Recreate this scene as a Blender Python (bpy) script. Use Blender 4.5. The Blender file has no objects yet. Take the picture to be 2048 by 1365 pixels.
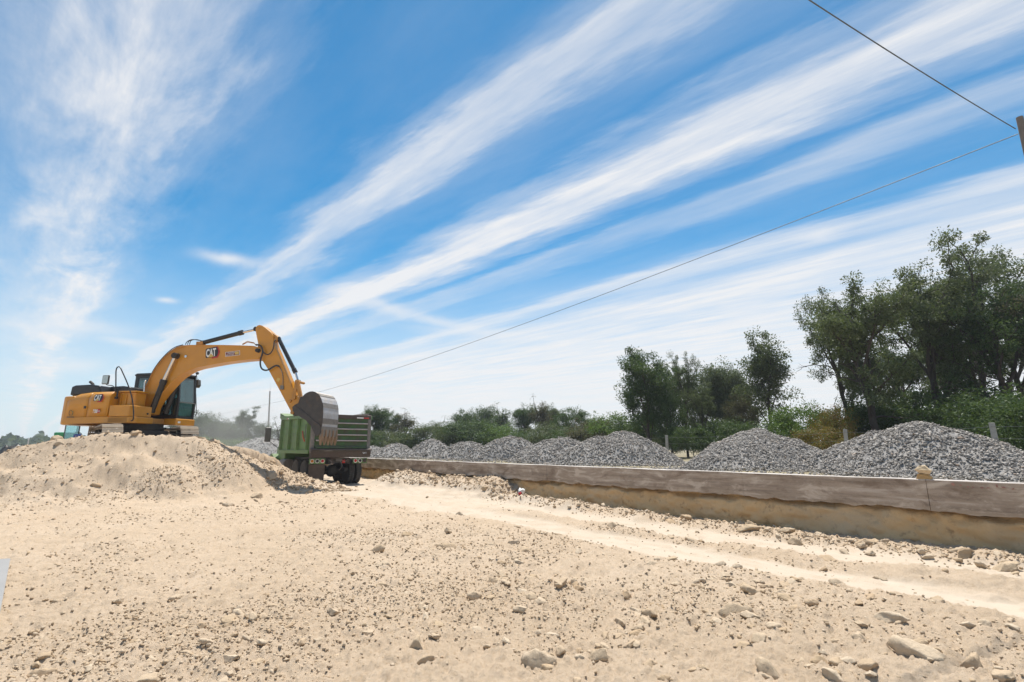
import bpy, bmesh, math, random
import numpy as np
from mathutils import Vector, Matrix

random.seed(7)
RNG = np.random.default_rng(11)
scene = bpy.context.scene
COL = scene.collection
R_ = math.radians

# ------------------------------------------------------------------ camera
CAM_H = 1.55
YAW = R_(37.2)                      # camera heading, to the right of +Y (the wall runs along +Y)
PITCH = math.atan(215 / 1024.0)
FOC = 1024.0                        # focal length in pixels of a 2048 px wide frame
FW = np.array([math.sin(YAW), math.cos(YAW), 0.0])
RT = np.array([math.cos(YAW), -math.sin(YAW), 0.0])
UP = np.array([0, 0, 1.0])
CP = np.array([0, 0, CAM_H])
cam_data = bpy.data.cameras.new('camera')
cam = bpy.data.objects.new('camera', cam_data)
COL.objects.link(cam)
cam_data.sensor_width = 36
cam_data.lens = 18
cam_data.clip_end = 9000
cam_data.clip_start = 0.05
cam.location = (0, 0, CAM_H)
cam.rotation_euler = (math.pi / 2 + PITCH, 0, -YAW)
scene.camera = cam

# ------------------------------------------------------------------ sun, sky, exposure
SUN_EL = R_(71)
SUN_AZ = R_(37.2 + 9)              # clockwise from +Y
SUN_V = Vector((math.sin(SUN_AZ) * math.cos(SUN_EL), math.cos(SUN_AZ) * math.cos(SUN_EL), math.sin(SUN_EL)))
sun_data = bpy.data.lights.new('sun', 'SUN')
sun_data.energy = 5.0
sun_data.angle = R_(0.53)
sun_data.color = (1.0, 0.955, 0.88)
sun = bpy.data.objects.new('sun', sun_data)
COL.objects.link(sun)
sun.rotation_euler = SUN_V.to_track_quat('Z', 'Y').to_euler()
sun.location = (0, 0, 60)

vs = scene.view_settings
scene.display_settings.display_device = 'sRGB'
vs.view_transform = 'Standard'
vs.look = 'None'
vs.exposure = 0.33
vs.gamma = 1.0
vs.use_curve_mapping = False
cy = scene.cycles
cy.use_denoising = True
try:
    cy.denoiser = 'OPENIMAGEDENOISE'
except Exception:
    pass
cy.max_bounces = 8
cy.transparent_max_bounces = 12
cy.volume_bounces = 0
cy.use_adaptive_sampling = True
cy.adaptive_threshold = 0.02


class NT:
    """small helper to write node graphs"""
    def __init__(self, tree):
        self.t = tree
        self.n = tree.nodes
        self.l = tree.links

    def new(self, typ, **kw):
        n = self.n.new(typ)
        for k, v in kw.items():
            setattr(n, k, v)
        return n

    def put(self, sock, v):
        if v is None:
            return
        if isinstance(v, bpy.types.NodeSocket):
            self.l.new(v, sock)
        else:
            if hasattr(sock.default_value, '__len__') and not hasattr(v, '__len__'):
                v = [v] * len(sock.default_value)
            sock.default_value = v

    def m(self, op, a, b=None, c=None, clamp=False):
        n = self.new('ShaderNodeMath', operation=op, use_clamp=clamp)
        self.put(n.inputs[0], a)
        self.put(n.inputs[1], b)
        if c is not None:
            self.put(n.inputs[2], c)
        return n.outputs[0]

    def v(self, op, a, b=None):
        n = self.new('ShaderNodeVectorMath', operation=op)
        self.put(n.inputs[0], a)
        if b is not None:
            self.put(n.inputs[1], b)
        return n.outputs['Value'] if op in ('DOT_PRODUCT', 'LENGTH') else n.outputs[0]

    def comb(self, x, y, z=0.0):
        n = self.new('ShaderNodeCombineXYZ')
        self.put(n.inputs[0], x); self.put(n.inputs[1], y); self.put(n.inputs[2], z)
        return n.outputs[0]

    def noise(self, vec, scale, detail=4.0, rough=0.55, dist=0.0):
        n = self.new('ShaderNodeTexNoise')
        if vec is not None:
            self.put(n.inputs['Vector'], vec)
        n.inputs['Scale'].default_value = scale
        n.inputs['Detail'].default_value = detail
        n.inputs['Roughness'].default_value = rough
        n.inputs['Distortion'].default_value = dist
        return n.outputs['Fac']

    def rng(self, val, a, b, c=0.0, d=1.0, smooth=False):
        n = self.new('ShaderNodeMapRange')
        n.clamp = True
        if smooth:
            n.interpolation_type = 'SMOOTHSTEP'
        self.put(n.inputs[0], val)
        for i, q in enumerate((a, b, c, d)):
            self.put(n.inputs[i + 1], q)
        return n.outputs[0]

    def ramp(self, val, stops, interp='LINEAR'):
        n = self.new('ShaderNodeValToRGB')
        cr = n.color_ramp
        cr.interpolation = interp
        while len(cr.elements) < len(stops):
            cr.elements.new(0.5)
        for e, (p, c) in zip(cr.elements, stops):
            e.position = p
            e.color = (c, c, c, 1) if not hasattr(c, '__len__') else (c[0], c[1], c[2], 1)
        self.put(n.inputs[0], val)
        return n.outputs[0]

    def mix(self, fac, a, b, blend='MIX'):
        n = self.new('ShaderNodeMix', data_type='RGBA', blend_type=blend)
        self.put(n.inputs['Factor'], fac)
        for s, q in ((n.inputs[6], a), (n.inputs[7], b)):
            if not isinstance(q, bpy.types.NodeSocket) and len(q) == 3:
                q = (*q, 1)
            self.put(s, q)
        return n.outputs[2]


world = bpy.data.worlds.new('World')
scene.world = world
world.use_nodes = True
wt = NT(world.node_tree)
wt.n.clear()
w_out = wt.new('ShaderNodeOutputWorld')
w_bg = wt.new('ShaderNodeBackground')
w_bg.inputs['Strength'].default_value = 0.078
wt.l.new(w_bg.outputs[0], w_out.inputs[0])
w_sky = wt.new('ShaderNodeTexSky', sky_type='NISHITA')
w_sky.sun_disc = False
w_sky.sun_elevation = SUN_EL
w_sky.sun_rotation = SUN_AZ
w_sky.altitude = 1800
w_sky.air_density = 1.0
w_sky.dust_density = 0.3
w_sky.ozone_density = 2.0


def sky_clouds():
    t = wt
    d = t.new('ShaderNodeTexCoord').outputs['Generated']
    sep = t.new('ShaderNodeSeparateXYZ')
    t.l.new(d, sep.inputs[0])
    dz = sep.outputs[2]
    # cirrus sheet: the bands run along one compass direction, so they converge at the horizon
    az = R_(37.2 - 43.5)
    a = (math.sin(az), math.cos(az), 0)
    b = (math.cos(az), -math.sin(az), 0)
    dzs = t.m('MAXIMUM', dz, 0.03)
    u = t.m('DIVIDE', t.v('DOT_PRODUCT', d, a), dzs)
    v = t.m('DIVIDE', t.v('DOT_PRODUCT', d, b), dzs)
    # slow bends of the bands plus feathery fibres that cross them at a slant
    bend = t.m('SUBTRACT', t.noise(t.comb(t.m('MULTIPLY', u, 0.55), t.m('MULTIPLY', v, 0.9)), 1.0, 2, 0.5), 0.5)
    fray = t.m('SUBTRACT', t.noise(t.comb(t.m('MULTIPLY', t.m('ADD', u, t.m('MULTIPLY', v, 1.4)), 1.5), t.m('MULTIPLY', v, 5.0)), 1.0, 8, 0.62), 0.5)
    vv = t.m('ADD', v, t.m('ADD', t.m('MULTIPLY', bend, 0.22), t.m('MULTIPLY', fray, 0.36)))
    st = [(-3.0, .25), (-2.3, .55), (-1.9, .1), (-1.3, .5), (-.95, .12), (-.55, .28), (-.32, .15), (-.14, .28), (0.0, .60), (.09, .80), (.19, .70), (.31, .18),
          (.42, .0), (.70, .0), (.80, .22), (.88, .74), (.96, .58), (1.09, .10), (1.22, .03), (1.33, .34), (1.46, 1.0), (1.58, .95), (1.69, .32),
          (1.79, .05), (1.91, .42), (2.0, .32), (2.13, .06), (2.40, .10), (2.60, .74), (2.80, .5), (3.1, .88), (5.0, .95)]
    prof = t.ramp(t.m('DIVIDE', t.m('ADD', vv, 3.0), 8.0), [((p + 3) / 8, c) for p, c in st], 'EASE')
    fib = t.noise(t.comb(t.m('MULTIPLY', t.m('ADD', u, t.m('MULTIPLY', v, 0.9)), 1.0), t.m('MULTIPLY', v, 7.0)), 1.0, 9, 0.66)
    fib = t.rng(fib, 0.30, 0.70, 0.62, 1.22)
    big = t.noise(t.comb(t.m('MULTIPLY', u, 0.7), t.m('MULTIPLY', v, 1.6), 3.7), 1.0, 6, 0.6)
    # the broken, billowed cirrus west of the bands
    rag = t.noise(t.comb(u, t.m('MULTIPLY', v, 2.6), 12.3), 1.2, 9, 0.62, 0.4)
    rag = t.rng(rag, 0.36, 0.60, 0.40, 1.25)
    west = t.rng(v, 0.55, 0.25)
    cl = t.m('MULTIPLY', prof, fib)
    cl = t.m('MULTIPLY', cl, t.m('ADD', t.m('MULTIPLY', west, rag), t.m('SUBTRACT', 1.0, west)))
    cl = t.m('MULTIPLY', cl, t.rng(big, 0.25, 0.7, 0.75, 1.15))
    # thin veil everywhere
    veil = t.rng(t.noise(t.comb(t.m('MULTIPLY', u, .5), t.m('MULTIPLY', v, 1.5), 5.0), 1.0, 7, 0.6), 0.45, 0.75, 0.0, 0.14)
    cl = t.m('ADD', cl, veil, clamp=True)
    # small lens-shaped clouds low over the horizon
    lens = None
    warp = t.m('SUBTRACT', t.noise(d, 22.0, 5, 0.6), 0.5)
    for px, py, sx, sy, tilt, k in ((455, 518, 52, 10, 7, .85), (331, 600, 20, 5, 3, .7), (760, 612, 105, 12, 17, .62), (880, 645, 85, 10, 12, .6),
                                    (140, 655, 130, 15, 6, .6), (250, 682, 48, 7, 10, .55), (1640, 472, 42, 10, -8, .6), (150, 730, 60, 12, -4, .5),
                                    (1510, 640, 60, 22, 4, .5), (960, 665, 120, 8, 4, .5)):
        q = RT * (px - 1024) + FW * (FOC * math.cos(PITCH) - (682.5 - py) * math.sin(PITCH)) + UP * (FOC * math.sin(PITCH) + (682.5 - py) * math.cos(PITCH))
        ln = np.linalg.norm(q); q = q / ln
        ct, sn = math.cos(R_(tilt)), math.sin(R_(tilt))

        def tan_(dx, dy):
            w = q * ln + RT * dx + FW * (dy * math.sin(PITCH)) - UP * (dy * math.cos(PITCH))
            w = w / np.linalg.norm(w) - q
            return w / np.linalg.norm(w) ** 2 * (1.0 / ln)
        f1 = tan_(ct, sn); f2 = tan_(-sn, ct)
        dd = t.v('SUBTRACT', d, tuple(q))
        x = t.m('ADD', t.m('DIVIDE', t.v('DOT_PRODUCT', dd, tuple(f1)), sx / ln * .9), t.m('MULTIPLY', warp, .9))
        y = t.m('ADD', t.m('DIVIDE', t.v('DOT_PRODUCT', dd, tuple(f2)), sy / ln * 1.0), t.m('MULTIPLY', warp, 1.6))
        r = t.m('ADD', t.m('MULTIPLY', x, x), t.m('MULTIPLY', y, y))
        g = t.m('MULTIPLY', t.m('POWER', 2.718, t.m('MULTIPLY', r, -0.8)), k)
        lens = g if lens is None else t.m('MAXIMUM', lens, g)
    cl = t.m('SUBTRACT', 1.0, t.m('MULTIPLY', t.m('SUBTRACT', 1.0, cl), t.m('SUBTRACT', 1.0, lens)), clamp=True)
    # sky colour, a little deeper than clear air, whitening to the horizon
    hs = t.new('ShaderNodeHueSaturation')
    hs.inputs['Saturation'].default_value = 1.12
    hs.inputs['Value'].default_value = 1.0
    t.l.new(w_sky.outputs[0], hs.inputs['Color'])
    base = t.mix(1.0, hs.outputs[0], (.60, 1.55, 1.58), 'MULTIPLY')
    hz = t.rng(dz, 0.38, 0.0, 0.0, 0.88, True)
    base = t.mix(hz, base, (7.9, 8.3, 8.75))
    col = t.mix(t.m('MULTIPLY', cl, 0.94), base, (9.15, 9.15, 9.25))
    t.l.new(col, w_bg.inputs['Color'])


sky_clouds()

# ------------------------------------------------------------------ pixel <-> world helpers (2048 x 1365 frame)


def ray(px, py):
    a = px - 1024.0
    b = 682.5 - py
    return RT * a + FW * (FOC * math.cos(PITCH) - b * math.sin(PITCH)) + UP * (FOC * math.sin(PITCH) + b * math.cos(PITCH))


def on_plane(px, py, p0, n):
    d = ray(px, py)
    return CP + d * (np.dot(np.asarray(p0) - CP, n) / np.dot(d, n))


def on_ground(px, py, z=0.0):
    return on_plane(px, py, (0, 0, z), UP)


def at_depth(px, py, D):
    d = ray(px, py)
    return CP + d * (D / np.dot(d, FW))


# ------------------------------------------------------------------ numpy noise


def _hash(ix, iy, seed):
    h = (ix.astype(np.int64) * 374761393 + iy.astype(np.int64) * 668265263 + seed * 1442695041) & 0x7fffffff
    h = ((h ^ (h >> 13)) * 1274126177) & 0x7fffffff
    h = (h ^ (h >> 16)) & 0xffff
    return h / 65535.0


def vnoise(x, y, seed=0):
    x0 = np.floor(x); y0 = np.floor(y)
    fx = x - x0; fy = y - y0
    fx = fx * fx * (3 - 2 * fx); fy = fy * fy * (3 - 2 * fy)
    a = _hash(x0, y0, seed); b = _hash(x0 + 1, y0, seed)
    c = _hash(x0, y0 + 1, seed); d = _hash(x0 + 1, y0 + 1, seed)
    return (a * (1 - fx) + b * fx) * (1 - fy) + (c * (1 - fx) + d * fx) * fy - 0.5


def fbm(x, y, octv=4, seed=0, gain=0.5):
    s = 0; a = 1.0
    for i in range(octv):
        s = s + a * vnoise(x, y, seed + i * 17)
        x = x * 2.03 + 13.7; y = y * 2.03 + 7.1
        a *= gain
    return s


def sstep(e0, e1, x):
    t = np.clip((x - e0) / (e1 - e0), 0, 1)
    return t * t * (3 - 2 * t)


# ------------------------------------------------------------------ mesh helpers


def link(o, parent=None):
    COL.objects.link(o)
    if parent is not None:
        o.parent = parent
    return o


def tag(o, label=None, cat=None, group=None, kind=None):
    if label: o['label'] = label
    if cat: o['category'] = cat
    if group: o['group'] = group
    if kind: o['kind'] = kind
    return o


def empty(name, loc=(0, 0, 0), rz=0.0, label=None, cat=None, group=None):
    o = bpy.data.objects.new(name, None)
    o.empty_display_size = 0.3
    COL.objects.link(o)
    o.location = loc
    o.rotation_euler = (0, 0, rz)
    return tag(o, label, cat, group)


def np_mesh(name, verts, quads=None, tris=None, smooth=False):
    me = bpy.data.meshes.new(name)
    verts = np.asarray(verts, dtype=np.float32)
    loops = []
    starts = []
    n = 0
    if quads is not None and len(quads):
        q = np.asarray(quads, dtype=np.int32)
        loops.append(q.ravel()); starts.append(np.arange(len(q), dtype=np.int32) * 4)
        n = len(q) * 4
    if tris is not None and len(tris):
        q = np.asarray(tris, dtype=np.int32)
        loops.append(q.ravel()); starts.append(n + np.arange(len(q), dtype=np.int32) * 3)
    loops = np.concatenate(loops); starts = np.concatenate(starts)
    me.vertices.add(len(verts)); me.vertices.foreach_set('co', verts.ravel())
    me.loops.add(len(loops)); me.loops.foreach_set('vertex_index', loops)
    me.polygons.add(len(starts)); me.polygons.foreach_set('loop_start', starts)
    if smooth:
        me.polygons.foreach_set('use_smooth', np.ones(len(starts), dtype=bool))
    me.update(calc_edges=True)
    return me


class MB:
    """collects simple shapes; build() links them as one mesh object"""
    def __init__(self):
        self.v = []
        self.f = []

    def add(self, verts, faces):
        k = len(self.v)
        self.v += [tuple(map(float, p)) for p in verts]
        self.f += [tuple(i + k for i in f) for f in faces]
        return self

    def box(self, c, s, rot=None, taper=None):
        x, y, z = s[0] / 2, s[1] / 2, s[2] / 2
        P = [Vector((i * x, j * y, k * z)) for k in (-1, 1) for j in (-1, 1) for i in (-1, 1)]
        if taper:
            P = [Vector((p.x * (taper[0] if p.z > 0 else 1), p.y * (taper[1] if p.z > 0 else 1), p.z)) for p in P]
        if rot is not None:
            P = [rot @ p for p in P]
        c = Vector(c)
        return self.add([p + c for p in P], [(0, 2, 3, 1), (4, 5, 7, 6), (0, 1, 5, 4), (2, 6, 7, 3), (0, 4, 6, 2), (1, 3, 7, 5)])

    def bounds(self, a, b):
        return self.box([(p + q) / 2 for p, q in zip(a, b)], [abs(q - p) for p, q in zip(a, b)])

    def prism(self, pts, lo, hi, axis='y'):
        """2-D outline extruded along an axis; the outline gives the two other coordinates in order"""
        n = len(pts)
        ar = sum(pts[i][0] * pts[(i + 1) % n][1] - pts[(i + 1) % n][0] * pts[i][1] for i in range(n))
        pts = list(pts)
        if (ar > 0) == (axis == 'y'):
            pts = pts[::-1]

        def mk(p, h):
            return {'x': (h, p[0], p[1]), 'y': (p[0], h, p[1]), 'z': (p[0], p[1], h)}[axis]
        V = [mk(p, lo) for p in pts] + [mk(p, hi) for p in pts]
        F = [tuple(range(n))[::-1], tuple(range(n, 2 * n))] + [(i, (i + 1) % n, n + (i + 1) % n, n + i) for i in range(n)]
        return self.add(V, F)

    def cyl(self, p0, p1, r0, r1=None, n=14, cap=True):
        r1 = r0 if r1 is None else r1
        p0 = Vector(p0); p1 = Vector(p1)
        d = (p1 - p0).normalized()
        a = d.orthogonal().normalized(); b = d.cross(a)
        V = []
        for p, r in ((p0, r0), (p1, r1)):
            for i in range(n):
                t = 2 * math.pi * i / n
                V.append(p + (a * math.cos(t) + b * math.sin(t)) * r)
        F = [(i, (i + 1) % n, n + (i + 1) % n, n + i) for i in range(n)]
        if cap:
            F += [tuple(range(n))[::-1], tuple(range(n, 2 * n))]
        return self.add(V, F)

    def tube(self, pts, r, n=7):
        pts = [Vector(p) for p in pts]
        rr = r if hasattr(r, '__len__') else [r] * len(pts)
        V = []; F = []
        d0 = (pts[1] - pts[0]).normalized()
        a = d0.orthogonal().normalized()
        for i, p in enumerate(pts):
            d = (pts[min(i + 1, len(pts) - 1)] - pts[max(i - 1, 0)]).normalized()
            a = (a - d * a.dot(d)).normalized()
            b = d.cross(a)
            for k in range(n):
                t = 2 * math.pi * k / n
                V.append(p + (a * math.cos(t) + b * math.sin(t)) * rr[i])
        m = len(pts)
        for i in range(m - 1):
            for k in range(n):
                F.append((i * n + k, i * n + (k + 1) % n, (i + 1) * n + (k + 1) % n, (i + 1) * n + k))
        F += [tuple(range(n))[::-1], tuple(range((m - 1) * n, m * n))]
        return self.add(V, F)

    def lathe(self, c, axis, prof, n=28):
        """prof: (along axis, radius)"""
        c = Vector(c); d = Vector(axis).normalized()
        a = d.orthogonal().normalized(); b = d.cross(a)
        V = []; F = []
        for h, r in prof:
            for i in range(n):
                t = 2 * math.pi * i / n
                V.append(c + d * h + (a * math.cos(t) + b * math.sin(t)) * r)
        m = len(prof)
        for j in range(m - 1):
            for i in range(n):
                F.append((j * n + i, j * n + (i + 1) % n, (j + 1) * n + (i + 1) % n, (j + 1) * n + i))
        F += [tuple(range(n))[::-1], tuple(range((m - 1) * n, m * n))]
        return self.add(V, F)

    def mesh(self, name, mat=None, smooth=False):
        me = bpy.data.meshes.new(name)
        me.from_pydata(self.v, [], self.f)
        me.update()
        if mat:
            me.materials.append(mat)
        if smooth:
            me.polygons.foreach_set('use_smooth', [True] * len(me.polygons))
        return me

    def build(self, name, mat, parent=None, bevel=0.0, smooth=False, seg=2):
        o = bpy.data.objects.new(name, self.mesh(name, mat, smooth))
        link(o, parent)
        if bevel:
            m = o.modifiers.new('bevel', 'BEVEL')
            m.width = bevel; m.segments = seg; m.limit_method = 'ANGLE'; m.angle_limit = R_(35)
            m.harden_normals = False
        return o


def arc(pts, n=8):
    """Catmull-Rom through points"""
    P = [Vector(p) for p in pts]
    out = []
    for i in range(len(P) - 1):
        p0 = P[max(i - 1, 0)]; p1 = P[i]; p2 = P[i + 1]; p3 = P[min(i + 2, len(P) - 1)]
        for k in range(n):
            t = k / n
            out.append(0.5 * ((2 * p1) + (p2 - p0) * t + (2 * p0 - 5 * p1 + 4 * p2 - p3) * t * t + (3 * p1 - p0 - 3 * p2 + p3) * t ** 3))
    out.append(P[-1])
    return out


# ------------------------------------------------------------------ materials
MATS = {}


def mat(name, col, rough=0.6, metal=0.0, var=0.12, scale=3.0, bump=0.0, bscale=40.0, dust=0.0, dustcol=(.50, .41, .30), grime=0.0,
        grimecol=(.05, .035, .025), spec=0.5, coat=0.0):
    m = bpy.data.materials.new(name)
    m.use_nodes = True
    t = NT(m.node_tree)
    bs = m.node_tree.nodes['Principled BSDF']
    tc = t.new('ShaderNodeTexCoord').outputs['Object']
    n1 = t.noise(tc, scale, 6, 0.6)
    c = t.mix(t.rng(n1, 0.3, 0.7), tuple(q * (1 - var) for q in col), tuple(min(1, q * (1 + var)) for q in col))
    if grime:
        g = t.noise(tc, scale * 1.7, 8, 0.7)
        g = t.rng(g, 0.62 - 0.3 * grime, 0.72, 0, grime)
        c = t.mix(g, c, grimecol)
    r = t.rng(n1, 0.3, 0.7, rough * 0.85, min(1, rough * 1.12))
    if dust:
        geo = t.new('ShaderNodeNewGeometry')
        sp = t.new('ShaderNodeSeparateXYZ'); t.l.new(geo.outputs['Normal'], sp.inputs[0])
        up = t.rng(sp.outputs[2], 0.2, 0.9)
        dn = t.rng(t.noise(tc, 6.0, 6, 0.65), 0.35, 0.65)
        k = t.m('MULTIPLY', t.m('ADD', t.m('MULTIPLY', up, 0.8), 0.25), t.m('MULTIPLY', t.m('ADD', t.m('MULTIPLY', dn, .8), .35), dust), clamp=True)
        c = t.mix(k, c, dustcol)
        r = t.m('ADD', r, t.m('MULTIPLY', k, 0.4), clamp=True)
    t.put(bs.inputs['Base Color'], c)
    t.put(bs.inputs['Roughness'], r)
    bs.inputs['Metallic'].default_value = metal
    bs.inputs['Specular IOR Level'].default_value = spec
    bs.inputs['Coat Weight'].default_value = coat
    if bump:
        b = t.new('ShaderNodeBump')
        b.inputs['Strength'].default_value = bump
        b.inputs['Distance'].default_value = 0.02
        t.put(b.inputs['Height'], t.noise(tc, bscale, 6, 0.6))
        t.l.new(b.outputs[0], bs.inputs['Normal'])
    MATS[name] = m
    return m


SAND = (.50, .392, .265)
M_YEL = mat('machine_yellow_paint', (.56, .238, .008), .40, var=.08, dust=.07, grime=.12, scale=2.0, coat=.25)
M_YELD = mat('worn_yellow_paint', (.50, .22, .03), .55, var=.15, dust=.35, grime=.5, scale=3)
M_BLK = mat('black_paint', (.010, .010, .011), .35, dust=.05)
M_BLKM = mat('black_matt_steel', (.016, .014, .012), .6, dust=.12)
M_RUB = mat('rubber_hose', (.03, .03, .032), .5)
M_CHROME = mat('chromed_rod', (.62, .60, .58), .22, metal=1.0, var=.03)
M_STEEL = mat('dusty_track_steel', (.40, .34, .27), .75, metal=.0, grime=.35, dust=.95, dustcol=(.58, .50, .40))
M_BUCK = mat('bucket_steel', (.045, .042, .042), .55, metal=.35, dust=.25, grime=.35, grimecol=(.16, .085, .04), scale=2.2)
M_BUCKB = mat('polished_bucket_back', (.40, .42, .46), .45, metal=.3, dust=.95, dustcol=(.58, .50, .41), scale=3, grime=.5, grimecol=(.3, .2, .12))
M_TOOTH = mat('worn_tooth_steel', (.20, .13, .08), .5, metal=.4, grime=.5, grimecol=(.30, .17, .08), dust=.3)
M_WHITE = mat('white_paint', (.75, .75, .73), .5, var=.04)
M_RED = mat('red_paint', (.45, .02, .02), .45, var=.06)
M_LOGOY = mat('logo_yellow', (.62, .42, .10), .45, var=.04)
M_MAROON = mat('maroon_print', (.16, .012, .02), .45, var=.05)
M_GREEN = mat('green_truck_paint', (.085, .20, .045), .55, var=.2, dust=.5, dustcol=(.33, .33, .22), grime=.55, grimecol=(.075, .065, .035), scale=1.6)
M_GREENR = mat('rusty_green_tailgate', (.028, .12, .018), .6, var=.3, dust=.2, dustcol=(.46, .38, .34), grime=.95, grimecol=(.055, .03, .022), scale=2.2)
M_RUST = mat('brown_rusty_steel', (.055, .038, .030), .75, var=.3, dust=.3, dustcol=(.36, .30, .26), grime=.5, scale=4)
M_GREYST = mat('worn_grey_steel', (.17, .16, .15), .6, var=.3, dust=.3, grime=.5, scale=5)
M_TYRE = mat('dusty_tyre_rubber', (.028, .027, .026), .85, dust=.45, dustcol=(.33, .28, .22), var=.2)
M_FLAP = mat('dirty_mudflap_rubber', (.075, .052, .04), .85, grime=.4, var=.25, dust=.3)
M_RIM = mat('dirty_rim_steel', (.22, .18, .14), .6, dust=.4, grime=.4)
M_LRED = mat('red_lamp_lens', (.50, .02, .015), .25, var=.04)
M_LAMB = mat('amber_lamp_lens', (.52, .16, .01), .25, var=.04)
M_MIRR = mat('mirror_back', (.05, .05, .045), .4, dust=.3)
M_MIRG = mat('mirror_glass', (.45, .45, .42), .1, metal=.9, var=.02)
M_CONC = None


def glass_mat(name, col=(.10, .22, .22), rough=.05, trans=.75):
    m = bpy.data.materials.new(name)
    m.use_nodes = True
    t = NT(m.node_tree)
    t.n.clear()
    out = t.new('ShaderNodeOutputMaterial')
    tr = t.new('ShaderNodeBsdfTransparent'); tr.inputs[0].default_value = (*[min(1, c * 2.6 + .12) for c in col], 1)
    gl = t.new('ShaderNodeBsdfGlossy'); gl.inputs['Roughness'].default_value = rough; gl.inputs[0].default_value = (.9, .95, .95, 1)
    fr = t.new('ShaderNodeFresnel'); fr.inputs[0].default_value = 1.5
    k = t.m('ADD', t.m('MULTIPLY', fr.outputs[0], .9), .06, clamp=True)
    df = t.new('ShaderNodeBsdfDiffuse'); df.inputs[0].default_value = (*col, 1)
    mx0 = t.new('ShaderNodeMixShader'); mx0.inputs[0].default_value = 1 - trans
    t.l.new(tr.outputs[0], mx0.inputs[1]); t.l.new(df.outputs[0], mx0.inputs[2])
    mx = t.new('ShaderNodeMixShader')
    t.put(mx.inputs[0], k)
    t.l.new(mx0.outputs[0], mx.inputs[1]); t.l.new(gl.outputs[0], mx.inputs[2])
    t.l.new(mx.outputs[0], out.inputs[0])
    return m


M_GLASS = glass_mat('tinted_cab_glass', (.035, .085, .085))


def soil_mat():
    m = bpy.data.materials.new('dry_sandy_soil')
    m.use_nodes = True
    t = NT(m.node_tree)
    bs = m.node_tree.nodes['Principled BSDF']
    pos = t.new('ShaderNodeNewGeometry').outputs['Position']
    at = t.new('ShaderNodeAttribute'); at.attribute_name = 'packed'
    pk = at.outputs['Fac']
    n0 = t.noise(pos, 0.35, 5, 0.55)
    n1 = t.noise(pos, 2.6, 8, 0.62)
    n2 = t.noise(pos, 26.0, 6, 0.7)
    n3 = t.noise(pos, 140.0, 4, 0.7)
    c = t.mix(t.rng(n0, .3, .7), (.48, .368, .26), (.55, .437, .325))
    c = t.mix(t.rng(n1, .35, .7), t.mix(.4, c, (.40, .305, .21)), c)
    c = t.mix(t.m('MULTIPLY', t.rng(n2, .50, .66), .5), c, (.37, .265, .165))  # brown specks paint the shade between crumbs into the soil
    c = t.mix(t.m('MULTIPLY', t.rng(n3, .55, .75), .35), c, (.60, .50, .385))
    pc = t.mix(t.rng(n1, .3, .7), (.475, .388, .295), (.52, .432, .338))
    sepp = t.new('ShaderNodeSeparateXYZ'); t.l.new(pos, sepp.inputs[0])
    streak = t.noise(t.comb(t.m('MULTIPLY', sepp.outputs[0], 9.0), t.m('MULTIPLY', sepp.outputs[1], .5)), 1.0, 5, .6)
    pc = t.mix(t.m('MULTIPLY', t.rng(streak, .5, .75), .5), pc, (.45, .36, .265))
    c = t.mix(pk, c, pc)
    t.put(bs.inputs['Base Color'], c)
    bs.inputs['Roughness'].default_value = 0.95
    bs.inputs['Specular IOR Level'].default_value = 0.12
    b = t.new('ShaderNodeBump')
    b.inputs['Distance'].default_value = 0.03
    h = t.m('ADD', t.m('MULTIPLY', t.noise(pos, 24.0, 9, 0.74), 1.0), t.m('MULTIPLY', n3, .25))
    t.put(b.inputs['Height'], h)
    t.put(b.inputs['Strength'], t.rng(pk, 0, 1, .8, .25))
    t.l.new(b.outputs[0], bs.inputs['Normal'])
    return m


M_SOIL = soil_mat()


def island_mat(name, stops, rough=.92, bump=.0, bscale=60., dusty=None, translucent=0.0):
    """colour picked per loose piece of the mesh"""
    m = bpy.data.materials.new(name)
    m.use_nodes = True
    t = NT(m.node_tree)
    bs = m.node_tree.nodes['Principled BSDF']
    g = t.new('ShaderNodeNewGeometry')
    oi = t.new('ShaderNodeObjectInfo').outputs['Random']
    rnd = t.m('FRACT', t.m('ADD', g.outputs['Random Per Island'], oi))
    c = t.ramp(rnd, stops)
    nn = t.noise(g.outputs['Position'], bscale, 5, .65)
    c = t.mix(t.rng(nn, .35, .7, 0, .3), c, tuple(q * .7 for q in stops[0][1]))
    if dusty:
        c = t.mix(t.rng(t.noise(g.outputs['Position'], 1.3, 4, .6), .45, .7, 0, .55), c, dusty)
    t.put(bs.inputs['Base Color'], c)
    bs.inputs['Roughness'].default_value = rough
    bs.inputs['Specular IOR Level'].default_value = .2
    if bump:
        b = t.new('ShaderNodeBump'); b.inputs['Strength'].default_value = bump; b.inputs['Distance'].default_value = .02
        t.put(b.inputs['Height'], nn)
        t.l.new(b.outputs[0], bs.inputs['Normal'])
    if translucent:
        tr = t.new('ShaderNodeBsdfTranslucent')
        t.put(tr.inputs[0], t.mix(.35, c, (.16, .22, .03)))
        mx = t.new('ShaderNodeMixShader'); mx.inputs[0].default_value = translucent
        t.l.new(bs.outputs[0], mx.inputs[1]); t.l.new(tr.outputs[0], mx.inputs[2])
        t.l.new(mx.outputs[0], m.node_tree.nodes['Material Output'].inputs[0])
    return m


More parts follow.
